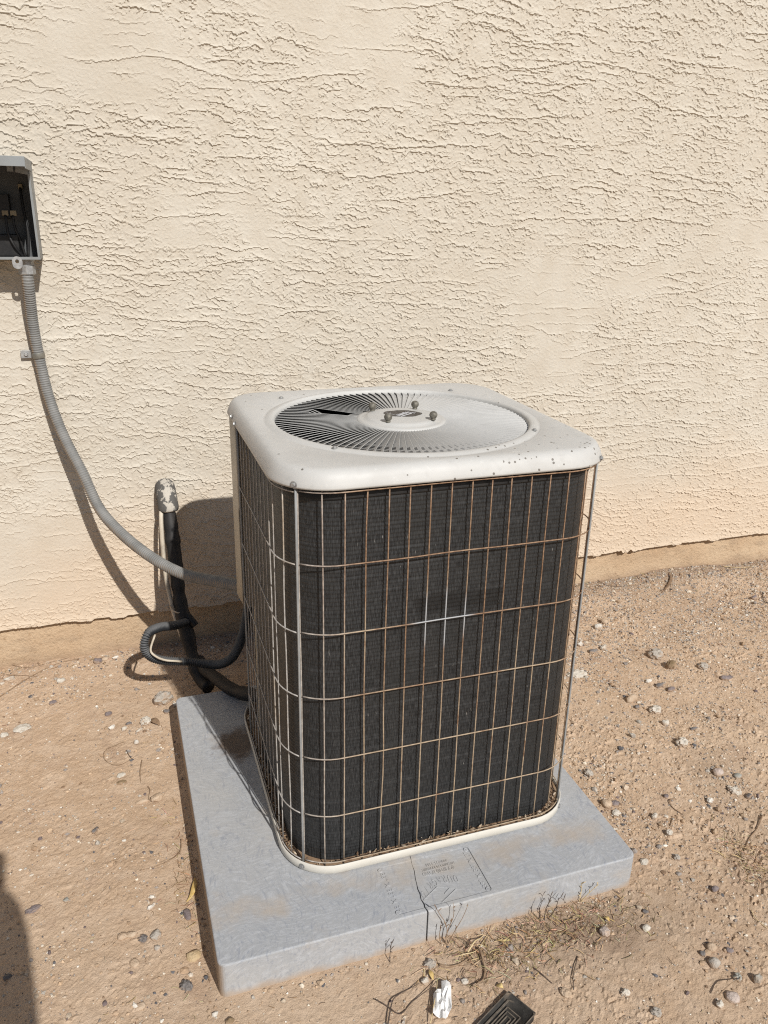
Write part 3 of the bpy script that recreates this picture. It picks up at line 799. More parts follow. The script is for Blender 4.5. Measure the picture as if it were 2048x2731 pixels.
# ------------------------------------------------------------------ wiring and pipes by the wall
def corrugated(name, pts, r, pitch, amp, mat, parent=None, seg=14, per=4, sharp=1.0):
    L = spline(pts, 200)[1]; nn = int(L/pitch)*per+1; P, L = spline(pts, nn)
    ph = np.arange(nn)/per*2*math.pi
    return link(name, MB().tube(P, r+amp*np.sign(np.cos(ph))*np.abs(np.cos(ph))**sharp, seg).mesh(name, True), mat, parent)
cond_pts = [(-.2485, 1.165, 1.060), (-.2496, 1.165, 1.0234), (-.2540, 1.195, .9375), (-.2511, 1.208, .8459), (-.2395, 1.205, .735), (-.2137, 1.178, .6355), (-.1758, 1.135, .5439),
            (-.1412, 1.0975, .4498), (-.0836, 1.02, .3942), (-.0148, .935, .3567), (.0480, .865, .340), (.1060, .790, .350), (.160, .722, .362), (.185, .70, .366)]
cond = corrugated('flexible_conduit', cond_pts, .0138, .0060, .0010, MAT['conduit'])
tag(cond, 'grey ribbed flexible conduit sagging from the electrical box to the air conditioner', 'conduit')
v, f = lathe([(.0152, 0), (.0156, .001), (.0156, .013), (.0152, .014)], 24)
st = link('strap_band', MB().add(v, f).mesh('strap_band', True), MAT['strap_rust'], cond)
st.location = (-.2505, 1.2080, .838); st.rotation_euler = (0, -.09, 0)
eb = MB().box((0, 0, 0), (.030, .0018, .020)).mesh('strap_ear', False, .0006)
ear = link('strap_ear', eb, MAT['steel'], cond); ear.location = (-.2790, 1.222, .846)
o = bpy.data.objects.new('screw', SCREW); COL.objects.link(o); o.parent = ear; o.location = (-.002, -.001, 0); o.rotation_euler = Vector((0, -1, 0)).to_track_quat('Z', 'Y').to_euler(); o.scale = (.95,)*3
v, f = lathe([(.0145, -.004), (.0185, -.002), (.0195, 0), (.0195, .018), (.017, .020), (.017, .028), (.0195, .029), (.0195, .036), (.014, .037)], 8)
cnn = link('connector', MB().add(v, f).mesh('connector', False), MAT['steel'], cond); cnn.location = (-.2480, 1.165, 1.050)

# electrical box
BX0, BX1, BY0, BZ0, BZ1 = -.372, -.2125, 1.135, 1.084, 1.300
box = empty('electrical_box', ((BX0+BX1)/2, YW, BZ0))
tag(box, 'open grey metal electrical disconnect box on the stucco wall at the left edge', 'electrical box')
def bpart(name, me, mat, parent=None):
    o = bpy.data.objects.new(name, me); COL.objects.link(o)
    if not me.materials: me.materials.append(mat)
    if parent is None: o.parent = box; o.matrix_parent_inverse = Matrix.Translation(-box.location)
    else: o.parent = parent
    return o
cxb, cyb, czb = (BX0+BX1)/2, (BY0+YW)/2, (BZ0+BZ1)/2
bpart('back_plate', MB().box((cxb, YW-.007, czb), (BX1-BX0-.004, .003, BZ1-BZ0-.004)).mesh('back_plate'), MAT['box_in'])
bpart('side_wall', MB().box((BX1-.001, cyb, czb), (.002, YW-BY0, BZ1-BZ0)).mesh('side_wall', False, .0004), MAT['box'])
bpart('side_wall', MB().box((BX0+.001, cyb, czb), (.002, YW-BY0, BZ1-BZ0)).mesh('side_wall', False, .0004), MAT['box'])
bpart('bottom_wall', MB().box((cxb, cyb, BZ0+.001), (BX1-BX0-.0045, YW-BY0-.001, .002)).mesh('bottom_wall'), MAT['box'])
bpart('front_flange', MB().box((BX1-.0035, BY0+.0008, czb), (.003, .0016, BZ1-BZ0-.012)).mesh('front_flange'), MAT['box'])
bpart('bottom_flange', MB().box((cxb, BY0-.0008, BZ0+.003), (BX1-BX0, .0016, .006)).mesh('bottom_flange'), MAT['box'])
# the cover swung up and left open: a shallow pan projecting from the top
cy0 = .985
cov = MB().box((cxb, (cy0+YW)/2, BZ1+.003), (BX1-BX0+.004, YW-cy0-.004, .0015))
cov.box((cxb, cy0, BZ1-.0065), (BX1-BX0+.004, .0015, .020)); cov.box((BX1+.002, (cy0+BY0)/2+.03, BZ1-.0085), (.0015, BY0-cy0+.05, .023))
cov.box((BX0-.002, (cy0+BY0)/2+.03, BZ1-.0085), (.0015, BY0-cy0+.05, .023))
bpart('swung_up_cover', cov.mesh('swung_up_cover', False, .0004), MAT['box'])
bpart('hood_tab', MB().box((BX1-.040, BY0-.0095, BZ1-.0150), (.013, .0015, .016)).mesh('hood_tab', False, .0004), MAT['box'])
bpart('hood_tab', MB().box((BX1-.016, BY0-.006, BZ1-.0175), (.026, .0015, .018), Matrix.Rotation(.18, 3, 'Y')).mesh('hood_tab', False, .0004), MAT['box'])
hp = MB()
nn_ = 16
ringv = []
for rr_, yy in ((.0115, -.0008), (.0115, .0008), (.0045, .0008), (.0045, -.0008)):
    for j in range(nn_):
        t = 2*math.pi*j/nn_; ringv.append((rr_*math.cos(t), yy, rr_*math.sin(t)-(.006 if rr_ > .01 and math.sin(t) < 0 else 0)))
rf = [(i*nn_+j, i*nn_+(j+1) % nn_, ((i+1) % 4)*nn_+(j+1) % nn_, ((i+1) % 4)*nn_+j) for i in range(4) for j in range(nn_)]
ha = bpart('hasp', MB().add(ringv, rf).mesh('hasp', False), MAT['steel']); ha.location = (BX1-.052, BY0-.002, BZ0-.004)
bpart('terminal_block', MB().box((BX1-.072, YW-.030, czb+.01), (.030, .042, .055)).mesh('terminal_block', False, .002), MAT['black'])
for k in range(2):
    lg = bpart('terminal_lug', MB().box((BX1-.050-.018*k, YW-.050, czb-.005-.0*k), (.014, .012, .012)).mesh('terminal_lug', False, .001), MAT['brass'])
for (pp_, r_, mt) in (([(BX1-.030, YW-.020, czb+.052), (BX1-.029, YW-.030, czb+.02), (BX1-.026, YW-.04, czb-.02), (BX1-.024, YW-.045, czb-.05), (BX1-.030, YW-.05, BZ0+.004)], .0032, 'black'),
                      ([(BX1-.052, YW-.055, czb-.01), (BX1-.050, YW-.060, czb-.04), (BX1-.042, YW-.06, czb-.065), (BX1-.036, YW-.055, BZ0+.004)], .0030, 'black'),
                      ([(BX1-.068, YW-.055, czb-.01), (BX1-.066, YW-.066, czb-.05), (BX1-.055, YW-.07, czb-.08), (BX1-.040, YW-.06, BZ0+.004)], .0030, 'black')):
    bpart('wire', MB().tube(spline(pp_, 18)[0], r_, 8).mesh('wire', True), MAT[mt])
bpart('fuse_block', MB().box((BX1-.072, YW-.040, BZ0+.030), (.052, .046, .050)).mesh('fuse_block', False, .004), MAT['black'])
bpart('ground_lug', MB().box((BX1-.030, YW-.014, czb+.055), (.010, .012, .012)).mesh('ground_lug', False, .001), MAT['brass'])
for zz in (BZ0+.035, BZ0+.062):
    v, f = lathe([(.012, 0), (.012, .0008), (.0108, .0008), (.0108, .0)], 20)
    o = bpart('knockout', MB().add(v, f).mesh('knockout', True), MAT['box']); o.rotation_euler = (0, -math.pi/2, 0); o.location = (BX1-.0022, YW-.04, zz)

# wall sleeve and line set
P, _ = spline([(.036, 1.245, .452), (.036, 1.222, .450), (.037, 1.200, .440), (.0385, 1.186, .420), (.039, 1.182, .398)], 22)
sl_v, sl_f = sweep(P, np.r_[np.full(18, .0285), .0290, .0290, .0285, .0265], 20, False)
sl = link('wall_sleeve', MB().add(sl_v, sl_f).mesh('wall_sleeve', True), MAT['sleeve']); md = sl.modifiers.new('t', 'SOLIDIFY'); md.thickness = .003; md.offset = -1
tag(sl, 'patchy cream and black pipe sleeve elbow sticking out of the stucco wall', 'pipe sleeve')
def lumps(P, r, a, f, seed):
    n_ = len(P); return np.array([r+a*float(vnoise(np.array(i*f), np.array(seed), 3)) for i in range(n_)])
P, _ = spline([(.038, 1.200, .440), (.0395, 1.180, .400), (.0430, 1.13, .2734), (.0450, 1.085, .165), (.0560, 1.035, .064), (.0680, .990, -.005), (.0790, .960, -.035), (.0950, .925, -.040)], 60)
ip = link('insulated_pipe', MB().tube(P, lumps(P, .0195, .0032, .45, 1.), 14).mesh('insulated_pipe', True), MAT['foam'])
tag(ip, 'thick black foam-wrapped refrigerant pipe dropping from the wall sleeve', 'pipe')
P2, _ = spline([(.078, 1.000, .004), (.090, .965, .000), (.115, .895, .004), (.150, .800, .018), (.200, .700, .055), (.24, .66, .06)], 40)
link('lower_run', MB().tube(P2, lumps(P2, .0175, .0018, .35, 2.), 14).mesh('lower_run', True), MAT['foam'], ip)
P, _ = spline([(.030, 1.196, .425), (.0165, 1.168, .392), (.0125, 1.135, .300), (.0140, 1.105, .215), (.0265, 1.070, .120), (.0440, 1.035, .050), (.0550, 1.01, .01)], 44)
tp = link('bare_pipe', MB().tube(P, .0062, 10).mesh('bare_pipe', True), MAT['cream_pipe'])
tag(tp, 'thin cream painted pipe running down beside the black foam-wrapped pipe', 'pipe')
zt_ = MB()
for (zz, rr_, cx_, cy_) in ((.135, .0245, .041, 1.072),):
    v, f = lathe([(rr_, -.002), (rr_+.001, -.002), (rr_+.001, .002), (rr_, .002)], 20); zt_.add(v, f)
zt_.box((.066, 0, .004), (.05, .004, .002)) if False else None
o = link('zip_tie', zt_.mesh('zip_tie', True), MAT['cream_pipe'], tp); o.location = (.0400, 1.077, .142); o.rotation_euler = (.25, .3, 0)
loop_pts = [(.056, 1.045, .108), (.020, .985, .135), (-.020, .930, .165), (-.050, .895, .172), (-.0640, .880, .150), (-.0610, .878, .125), (-.040, .882, .100),
            (-.004, .890, .082), (.045, .895, .068), (.088, .875, .066), (.120, .840, .080), (.150, .800, .120), (.172, .770, .190), (.185, .745, .270), (.196, .725, .380)]
lw = corrugated('black_conduit', loop_pts, .0105, .0056, .0020, MAT['corr'], None, 12, 4, .6)
tag(lw, 'black split corrugated conduit looped beside the pad, with a thin wire inside', 'conduit')
tube_obj('inner_wire', [(-.035, .905, .158), (-.0500, .868, .137), (-.040, .858, .122), (-.018, .862, .104), (.010, .872, .090), (.026, .882, .080)], .0028, MAT['cream_pipe'], lw, 8, 30)
tube_obj('cut_end', [(.055, 1.060, .128), (.066, 1.048, .118), (.080, 1.036, .098)], .0100, MAT['black'], lw, 10, 10)

# ------------------------------------------------------------------ stones, gravel, twigs, litter
def G(u, v):
    p = on_z(u, v, ZG); p[2] = float(ground_h(p[0], p[1])); return p
def px_size(p, px): return px*float((p-CAM) @ FWD)/FPX
def stone_mesh(kind, seed):
    bm = bmesh.new(); bmesh.ops.create_icosphere(bm, subdivisions=2 if kind != 'rough' else 3, radius=1)
    r = random.Random(seed); pl = [(Vector((r.gauss(0, 1), r.gauss(0, 1), r.gauss(0, .8))).normalized(), r.uniform(.55, .85)) for _ in range(9)]
    for v in bm.verts:
        p = v.co.normalized(); a = math.atan2(p.y, p.x)
        if kind == 'round': k = 1+.40*float(fbm(np.array(p.x*1.7+seed), np.array(p.y*1.7+p.z*1.4), 2, seed))
        elif kind == 'angular':
            k = 1.0
            for n_, d_ in pl:
                q = p.dot(n_)
                if q > 1e-3: k = min(k, d_/q)
        else:
            k = 1+.5*float(fbm(np.array(p.x*2.4+seed), np.array(p.y*2.4+p.z*1.9), 3, seed, .7))
        v.co = p*k
    me = bpy.data.meshes.new('stone'); bm.to_mesh(me); bm.free()
    me.polygons.foreach_set('use_smooth', np.full(len(me.polygons), kind == 'round', bool)); me.update(); return me
STM = {k: [stone_mesh(k, 3+i*7) for i in range(3)] for k in ('round', 'angular', 'rough')}
SC = {'pale': ((.46, .42, .355), (.58, .53, .46)), 'white': ((.52, .485, .43), (.66, .62, .56)), 'slate': ((.11, .10, .098), (.19, .172, .16)),
      'purple': ((.15, .122, .12), (.225, .185, .178)), 'grey': ((.31, .275, .235), (.42, .38, .33)), 'tan': ((.42, .31, .215), (.50, .39, .285)),
      'brown': ((.14, .095, .05), (.24, .17, .10)), 'yellow': ((.43, .315, .18), (.51, .395, .25)), 'pink': ((.40, .32, .275), (.50, .42, .37)), 'green': ((.255, .25, .22), (.34, .335, .30))}
SMAT = {k: M_stone('stone_'+k, *c) for k, c in SC.items()}
def stone(u, v, w, asp, colr, kind, label, flat=.55, sink=.3, rot=0.0, i=[0]):
    p = G(u, v); R_ = px_size(p, w)/2; i[0] += 1
    base = STM[kind][i[0] % 3]; me = base.copy(); me.materials.clear(); me.materials.append(SMAT[colr])
    o = bpy.data.objects.new('stone', me); COL.objects.link(o)
    h = R_*flat*1.15; sink += .06; o.scale = (R_, R_*asp, h); o.location = (p[0], p[1], p[2]+h*(1-2*sink))
    o.rotation_euler = (0, 0, rot); tag(o, label, 'stone', 'stones lying on the dirt'); return o
STONES = [
 (437, 1870, 50, .8, 'grey', 'rough', 'lumpy grey concrete-like stone just off the rear left corner of the pad', .7, .2, .3),
 (445, 1896, 18, .7, 'slate', 'round', 'small black pebble touching the shaded left edge of the pad, near its rear corner', .6, .2, 0),
 (389, 1925, 30, .9, 'pale', 'rough', 'rough pale stone left of the pad with dead leaf beside it', .7, .25, 1),
 (299, 1940, 26, .6, 'white', 'angular', 'white angular stone in the row of pebbles left of the pad', .5, .2, .4),
 (331, 1943, 20, .7, 'pale', 'angular', 'cream pointed stone in the middle of the pebble row left of the pad', .6, .2, .9),
 (372, 1947, 22, .6, 'pale', 'angular', 'flat cream stone at the right end of the pebble row left of the pad', .5, .2, .6),
 (344, 1930, 17, .6, 'slate', 'round', 'dark slate pebble just above the pebble row left of the pad', .5, .25, 0),
 (364, 1979, 17, .9, 'white', 'angular', 'bright white pebble left of the pad, between pebble row and curled twig', .8, .15, 0),
 (290, 1903, 20, .7, 'purple', 'round', 'purple-brown pebble left of the lumpy concrete-like stone', .6, .25, .2),
 (142, 1874, 20, .7, 'purple', 'round', 'purple-grey pebble alone on dirt below the long twig by the wall', .6, .25, .2),
 (262, 1771, 24, .7, 'purple', 'round', 'round purple-grey stone at the foot of the wall, left of the black loop', .7, .2, 0),
 (281, 1765, 20, .7, 'tan', 'round', 'tan stone touching the round purple-grey one at the wall foot', .6, .25, 0),
 (310, 1762, 24, .4, 'white', 'angular', 'long white sliver of stone at the wall foot near the black loop', .4, .2, .3),
 (163, 1818, 24, .7, 'pale', 'round', 'pale grey oval stone in the gravel strip below the left part of the wall', .6, .25, .2),
 (26, 1814, 32, .5, 'pale', 'angular', 'pale flat stone by the left picture edge, nearest the wall', .4, .3, .2),
 (60, 1938, 44, .8, 'pale', 'rough', 'wide pale patch of half-buried stone near the left picture edge', .25, .35, .2),
 (11, 1956, 28, .8, 'pale', 'angular', 'pale stone cut off by the left picture edge', .4, .3, .2),
 (419, 2126, 38, .85, 'tan', 'angular', 'large angular tan stone lying beside the left edge of the pad', .5, .2, .5),
 (379, 2134, 38, .35, 'tan', 'round', 'long flat tan stone touching the large angular one left of the pad', .3, .35, .1),
 (323, 2063, 30, .7, 'pale', 'angular', 'pale grey flat stone in the cluster left of the middle of the pad', .35, .3, .4),
 (295, 2073, 28, .6, 'tan', 'angular', 'tan slab in the cluster left of the middle of the pad', .35, .3, .4),
 (325, 2084, 26, .5, 'brown', 'round', 'brown oval stone at the bottom of the cluster left of the pad', .4, .3, .1),
 (254, 2212, 24, .5, 'slate', 'round', 'glossy dark slate oval pebble alone on dirt far left of the pad', .5, .2, .9),
 (88, 2420, 44, .5, 'purple', 'rough', 'long purple stone beside the dark shadow at lower left', .3, .35, .35),
 (176, 2396, 20, .9, 'green', 'angular', 'grey-green angular pebble right of the long purple stone', .6, .25, .6),
 (402, 2419, 27, .5, 'white', 'angular', 'white stone chip left of the front part of the pad', .4, .25, .5),
 (499, 2432, 20, 2.0, 'purple', 'round', 'tall purple-grey pebble standing near the left edge of the pad', .7, .25, .1),
 (327, 2497, 26, .95, 'tan', 'round', 'tan buried pebble, left one of a touching pair at lower left', .5, .3, 0),
 (352, 2491, 30, .7, 'tan', 'round', 'tan flat pebble, right one of a touching pair at lower left', .4, .3, .1),
 (381, 2501, 26, .9, 'slate', 'rough', 'dark grey pebble just right of the tan touching pair', .5, .3, .3),
 (415, 2491, 42, .8, 'grey', 'angular', 'large split grey stone left of the front part of the pad', .5, .3, .8),
 (419, 2525, 22, .9, 'grey', 'angular', 'small grey stone just below the large split grey one', .5, .3, .4),
 (517, 2542, 42, .8, 'yellow', 'round', 'yellow-tan round stone against the shaded left edge of the pad', .5, .3, .2),
 (359, 2566, 24, 1.3, 'tan', 'round', 'tan oval pebble set in a hollow at lower left', .5, .35, .4),
 (497, 2627, 32, 1.1, 'slate', 'rough', 'black and grey lump near the front left corner of the pad', .6, .2, .4),
 (374, 2680, 30, .8, 'tan', 'round', 'tan half-buried stone at the bottom left of the picture', .4, .35, .3),
 (613, 2722, 24, .8, 'brown', 'round', 'red-brown pebble at the bottom edge, below the front left corner of the pad', .6, .25, .3),
 (19, 2602, 24, .7, 'slate', 'round', 'slate pebble lying in the dark shadow at lower left', .5, .25, .3),
 (1595, 1672, 24, .7, 'white', 'round', 'round pinkish white pebble right of the air conditioner, close to the wall', .7, .2, .2),
 (1611, 1660, 18, 1.3, 'tan', 'round', 'tan pebble leaning on the pinkish white one right of the air conditioner', .7, .2, .2),
 (1583, 1735, 30, .5, 'slate', 'round', 'flat dark slate stone in the white pebble group right of the air conditioner', .4, .25, .1),
 (1610, 1725, 26, .7, 'pale', 'angular', 'light grey stone right of the flat dark slate one', .6, .2, .4),
 (1546, 1717, 24, .7, 'white', 'angular', 'white stone at the left of the pebble group right of the air conditioner', .6, .2, .4),
 (1541, 1793, 58, .6, 'pale', 'rough', 'wide pale crusty slab right beside the rusty wire guard', .25, .35, .1),
 (1748, 1748, 44, .8, 'grey', 'rough', 'crusty light grey clump on the dirt halfway between unit and right edge', .6, .25, .3),
 (1789, 1777, 29, .8, 'brown', 'rough', 'dark brown clod below the crusty light grey clump', .8, .15, .3),
 (1730, 1815, 25, .5, 'white', 'angular', 'flat white chip lower left of the dark brown clod', .4, .2, .2),
 (1759, 1826, 24, .5, 'slate', 'round', 'slate chip, left one of two under the dark brown clod', .5, .2, .1),
 (1790, 1837, 24, .6, 'purple', 'round', 'purple slate pebble, right one of two under the dark brown clod', .5, .2, .1),
 (1937, 1807, 38, .45, 'purple', 'round', 'long purple-grey flat stone near the right picture edge', .3, .2, -.1),
 (1875, 1778, 30, .8, 'grey', 'rough', 'grey crumbly stone left of the long purple-grey flat one', .6, .25, .2),
 (1685, 1864, 36, .6, 'tan', 'round', 'tan-grey oval stone right of the lower wire guard', .6, .25, .2),
 (1699, 1883, 17, .7, 'slate', 'round', 'small black pebble just below the tan-grey oval stone', .6, .2, .2),
 (1748, 1892, 38, .7, 'pale', 'rough', 'pale stony clump with a twig beside it, right of the pad', .5, .25, .2),
 (2011, 1594, 28, .5, 'purple', 'angular', 'grey-purple stone near the wall at the right picture edge', .5, .2, .2),
 (1775, 1928, 24, .8, 'pale', 'round', 'pale round pebble above the biggest rough stone on the right', .7, .25, .1),
 (1818, 1984, 36, .8, 'pale', 'rough', 'biggest rough pale stone in the dirt right of the pad', .7, .25, .3),
 (1851, 1942, 24, .4, 'slate', 'round', 'thin dark slate flake up right from the biggest rough pale stone', .3, .2, .1),
 (1619, 2142, 30, 1.0, 'tan', 'round', 'round tan stone close to the right edge of the pad', .75, .2, .1),
 (1640, 2138, 22, .9, 'purple', 'round', 'dark purple stone touching the round tan one beside the pad', .6, .2, .1),
 (1644, 2163, 24, .9, 'pale', 'rough', 'pale crumbly stone just below the dark purple one beside the pad', .5, .3, .1),
 (1570, 2060, 22, 1.2, 'grey', 'rough', 'grey pebble near the rear right part of the pad edge', .6, .25, .1),
 (1914, 2060, 30, .8, 'pink', 'round', 'pinkish speckled stone on the right with a grey one next to it', .7, .25, .1),
 (1968, 2066, 22, .9, 'green', 'round', 'blue-grey pebble right of the pinkish speckled stone', .5, .25, .3),
 (1962, 2107, 34, .6, 'pale', 'rough', 'long pale stone below the blue-grey pebble on the right', .6, .25, -.5),
 (1998, 2118, 22, .9, 'slate', 'angular', 'dark slate lump right of the long pale stone', .6, .2, .3),
 (1894, 2130, 20, .8, 'white', 'rough', 'small white knobbly stone left of the long pale stone on the right', .7, .2, .3),
 (1777, 2119, 16, .9, 'purple', 'round', 'small round dark purple pebble right of the pad, above a curved twig', .7, .25, 0),
 (1746, 2173, 22, .8, 'pale', 'angular', 'pale angular pebble casting a long shadow right of the pad', .8, .2, .4),
 (1785, 2220, 18, 1.0, 'pale', 'rough', 'pale knobbly pebble right of the pad, below the curved twig', .8, .2, .4),
 (1718, 2293, 30, .8, 'pale', 'angular', 'pale stone right beside the front right corner of the pad', .5, .25, .5),
 (1806, 2281, 19, .9, 'grey', 'rough', 'dark-sided grey pebble right of the front right corner of the pad', .7, .2, .5),
 (1908, 2365, 22, .8, 'purple', 'round', 'purple-grey pebble at lower right, level with the bottom of the pad face', .6, .25, .2),
 (1722, 2427, 18, .7, 'slate', 'round', 'dark slate pebble below the front right corner of the pad', .5, .2, -.5),
 (1613, 2486, 28, 1.4, 'pink', 'angular', 'tall pinkish tan stone right of the dry grass clump', .9, .2, .2),
 (1724, 2472, 24, .9, 'pale', 'round', 'pale pebble right of the tall pinkish tan stone', .6, .25, .2),
 (1875, 2537, 19, .9, 'slate', 'round', 'slate pebble at the left of the four-stone group at lower right', .7, .25, .2),
 (1898, 2521, 28, .9, 'tan', 'round', 'tan stone at the top of the four-stone group at lower right', .8, .25, .2),
 (1906, 2564, 30, 1.1, 'grey', 'round', 'largest grey stone at the bottom of the four-stone group at lower right', .8, .25, .2),
 (1947, 2529, 22, .8, 'purple', 'round', 'mauve pebble at the right of the four-stone group at lower right', .6, .25, -.4),
 (1955, 2654, 38, .9, 'pink', 'round', 'big mauve-grey stone with a twig across it near the lower right corner', .6, .3, -.4),
 (1919, 2675, 30, .8, 'pale', 'angular', 'pale blocky stone left of the big mauve-grey one near the lower right corner', .7, .25, .4),
 (2021, 2607, 30, .9, 'green', 'angular', 'grey-green stone casting a black shadow by the right picture edge', .9, .2, .4),
 (1968, 2599, 26, .8, 'green', 'rough', 'grey-green lump above the big mauve-grey stone', .6, .25, .4),
 (1509, 2642, 24, 1.4, 'tan', 'rough', 'tan crumbly stone right of the black plastic lid', .6, .25, .4),
 (1669, 2642, 28, .7, 'pale', 'rough', 'pale stone cluster at the bottom, between lid and lower right stones', .6, .25, .2),
 (1751, 2697, 30, .9, 'grey', 'rough', 'grey sunken stone at the bottom edge on the right', .5, .3, .2),
 (1134, 2612, 30, .8, 'pale', 'angular', 'pale grey stone just above the torn white paper', .7, .25, .2),
 (1148, 2565, 34, .8, 'grey', 'rough', 'large grey crumbly stone in front of the crack in the pad', .5, .3, .2),
 (1240, 2612, 20, 1.0, 'pale', 'round', 'round pale pebble between white paper and bent twig', .6, .3, .2),
]
for t in STONES: stone(*t[:7], flat=t[7], sink=t[8], rot=t[9])

# gravel: nobody could count it
rg = np.random.default_rng(12)
ico = bmesh.new(); bmesh.ops.create_icosphere(ico, subdivisions=1, radius=1)
ICV = np.array([v.co[:] for v in ico.verts]); ICF = np.array([[v.index for v in f.verts] for f in ico.faces]); ico.free()
def keep(x, y): return ~((x > -.006) & (x < PADW+.006) & (y > -.006) & (y < PADW+.006)) & (y < YW+.008)
def scatter_xy(n, dens):
    x = rg.uniform(-.55, 2.42, n); y = rg.uniform(-.48, YW+.005, n)
    k = keep(x, y) & (rg.uniform(0, 1, n) < dens(x, y)); return x[k], y[k]
def dens(x, y):
    c = sstep(.05, .5, fbm(x*6.5, y*6.5, 3, 601, .65)); wl = sstep(.22, .0, YW-y)
    near = sstep(.05, .0, np.maximum(np.maximum(-x, x-PADW), np.maximum(-y, y-PADW)))
    rt = sstep(.75, 1.0, x)
    return np.clip(.07+.75*c**1.5*(.45+.55*rt)+.65*wl*rt+.45*wl*(1-rt)+.25*near*(1-rt)+.06*rt+.38*sstep(.45, 1.0, y)*rt, 0, 1)
OCV = np.array([(1, 0, 0), (-1, 0, 0), (0, 1, 0), (0, -1, 0), (0, 0, 1), (0, 0, -1)], float)
OCF = np.array([(0, 2, 4), (2, 1, 4), (1, 3, 4), (3, 0, 4), (2, 0, 5), (1, 2, 5), (3, 1, 5), (0, 3, 5)])
pal = np.array([(.45, .33, .225), (.49, .37, .26), (.39, .28, .19), (.50, .42, .33), (.58, .53, .46), (.40, .37, .33), (.30, .27, .25), (.12, .12, .13), (.17, .135, .135), (.66, .63, .58), (.22, .15, .10)])
PRB = [.17, .16, .12, .12, .11, .10, .08, .04, .04, .03, .03]
gv_, gf_, gc_ = [], [], []; base_n = 0
for (draws, dfun, BV, BF, med, sg, lo_, hi_) in ((24000, dens, ICV, ICF, .0034, .36, .002, .0085),
                                                (90000, lambda x, y: np.clip(dens(x, y)*.9+.22*sstep(.8, 1.1, x), 0, 1), OCV, OCF, .0023, .34, .0012, .0042)):
    gx_, gy_ = scatter_xy(draws, dfun)
    n = len(gx_); R_ = np.clip(np.exp(rg.normal(math.log(med), sg, n)), lo_, hi_)
    gz_ = ground_h(gx_, gy_)
    sc3 = np.stack([R_*rg.uniform(.7, 1.4, n), R_*rg.uniform(.7, 1.3, n), R_*rg.uniform(.5, 1.0, n)], 1)
    V = BV[None]*(1+rg.uniform(-.30, .25, (n, len(BV), 1)))*sc3[:, None, :]
    an = rg.uniform(0, 2*math.pi, n); ca_, sa_ = np.cos(an)[:, None], np.sin(an)[:, None]
    V = np.stack([V[:, :, 0]*ca_-V[:, :, 1]*sa_, V[:, :, 0]*sa_+V[:, :, 1]*ca_, V[:, :, 2]], -1)
    V += np.stack([gx_, gy_, gz_+sc3[:, 2]*rg.uniform(-.1, .55, n)], 1)[:, None, :]
    gv_.append(V.reshape(-1, 3)); gf_.append((BF[None]+(np.arange(n)*len(BV))[:, None, None]).reshape(-1, 3)+base_n); base_n += n*len(BV)
    ci_ = rg.choice(len(pal), n, p=PRB)
    ci_ = np.where(rg.uniform(0, 1, n) < .55*sstep(.75, 1.0, gx_)*sstep(.1, .8, gy_), rg.choice([3, 4, 5, 5, 6, 6, 2], n), ci_)
    gc_.append(np.repeat(np.c_[pal[ci_]*rg.uniform(.85, 1.12, (n, 1)), np.ones(n)], len(BV), 0))
gm = mesh_np('gravel', np.vstack(gv_), np.vstack(gf_), False)
at = gm.color_attributes.new('col', 'FLOAT_COLOR', 'POINT'); at.data.foreach_set('color', np.vstack(gc_).astype(np.float32).ravel())
o = link('gravel', gm, MAT['gravel']); o['kind'] = 'stuff'; tag(o, 'loose fine gravel and grit strewn over the dirt yard', 'gravel')

# finest grit: little chips only a millimetre or two across
TV = np.array([(1, 1, 1), (1, -1, -1), (-1, 1, -1), (-1, -1, 1)])*.75; TF = np.array([(0, 1, 2), (0, 3, 1), (0, 2, 3), (1, 3, 2)])
hx_, hy_ = scatter_xy(110000, lambda x, y: np.clip(.12+.9*dens(x, y)+.25*sstep(-.2, .5, fbm(x*14, y*14, 2, 651)), 0, 1))
n = len(hx_); R_ = np.exp(rg.normal(math.log(.00115), .35, n))
V = TV[None]*(1+rg.uniform(-.45, .45, (n, 4, 3)))*R_[:, None, None]
an = rg.uniform(0, 2*math.pi, n); ca_, sa_ = np.cos(an)[:, None], np.sin(an)[:, None]
V = np.stack([V[:, :, 0]*ca_-V[:, :, 1]*sa_, V[:, :, 0]*sa_+V[:, :, 1]*ca_, V[:, :, 2]*.8], -1)+np.stack([hx_, hy_, ground_h(hx_, hy_)+R_*.25], 1)[:, None, :]
gm = mesh_np('grit', V.reshape(-1, 3), (TF[None]+(np.arange(n)*4)[:, None, None]).reshape(-1, 3), False)
pi_ = rg.choice(len(pal), n, p=[.20, .18, .13, .11, .10, .08, .06, .04, .04, .03, .03])
at = gm.color_attributes.new('col', 'FLOAT_COLOR', 'POINT'); at.data.foreach_set('color', np.repeat(np.c_[pal[pi_]*rg.uniform(.85, 1.12, (n, 1)), np.ones(n)], 4, 0).astype(np.float32).ravel())
o = link('grit', gm, MAT['gravel']); o['kind'] = 'stuff'; tag(o, 'very fine stone grit covering the dirt between the pebbles', 'grit')
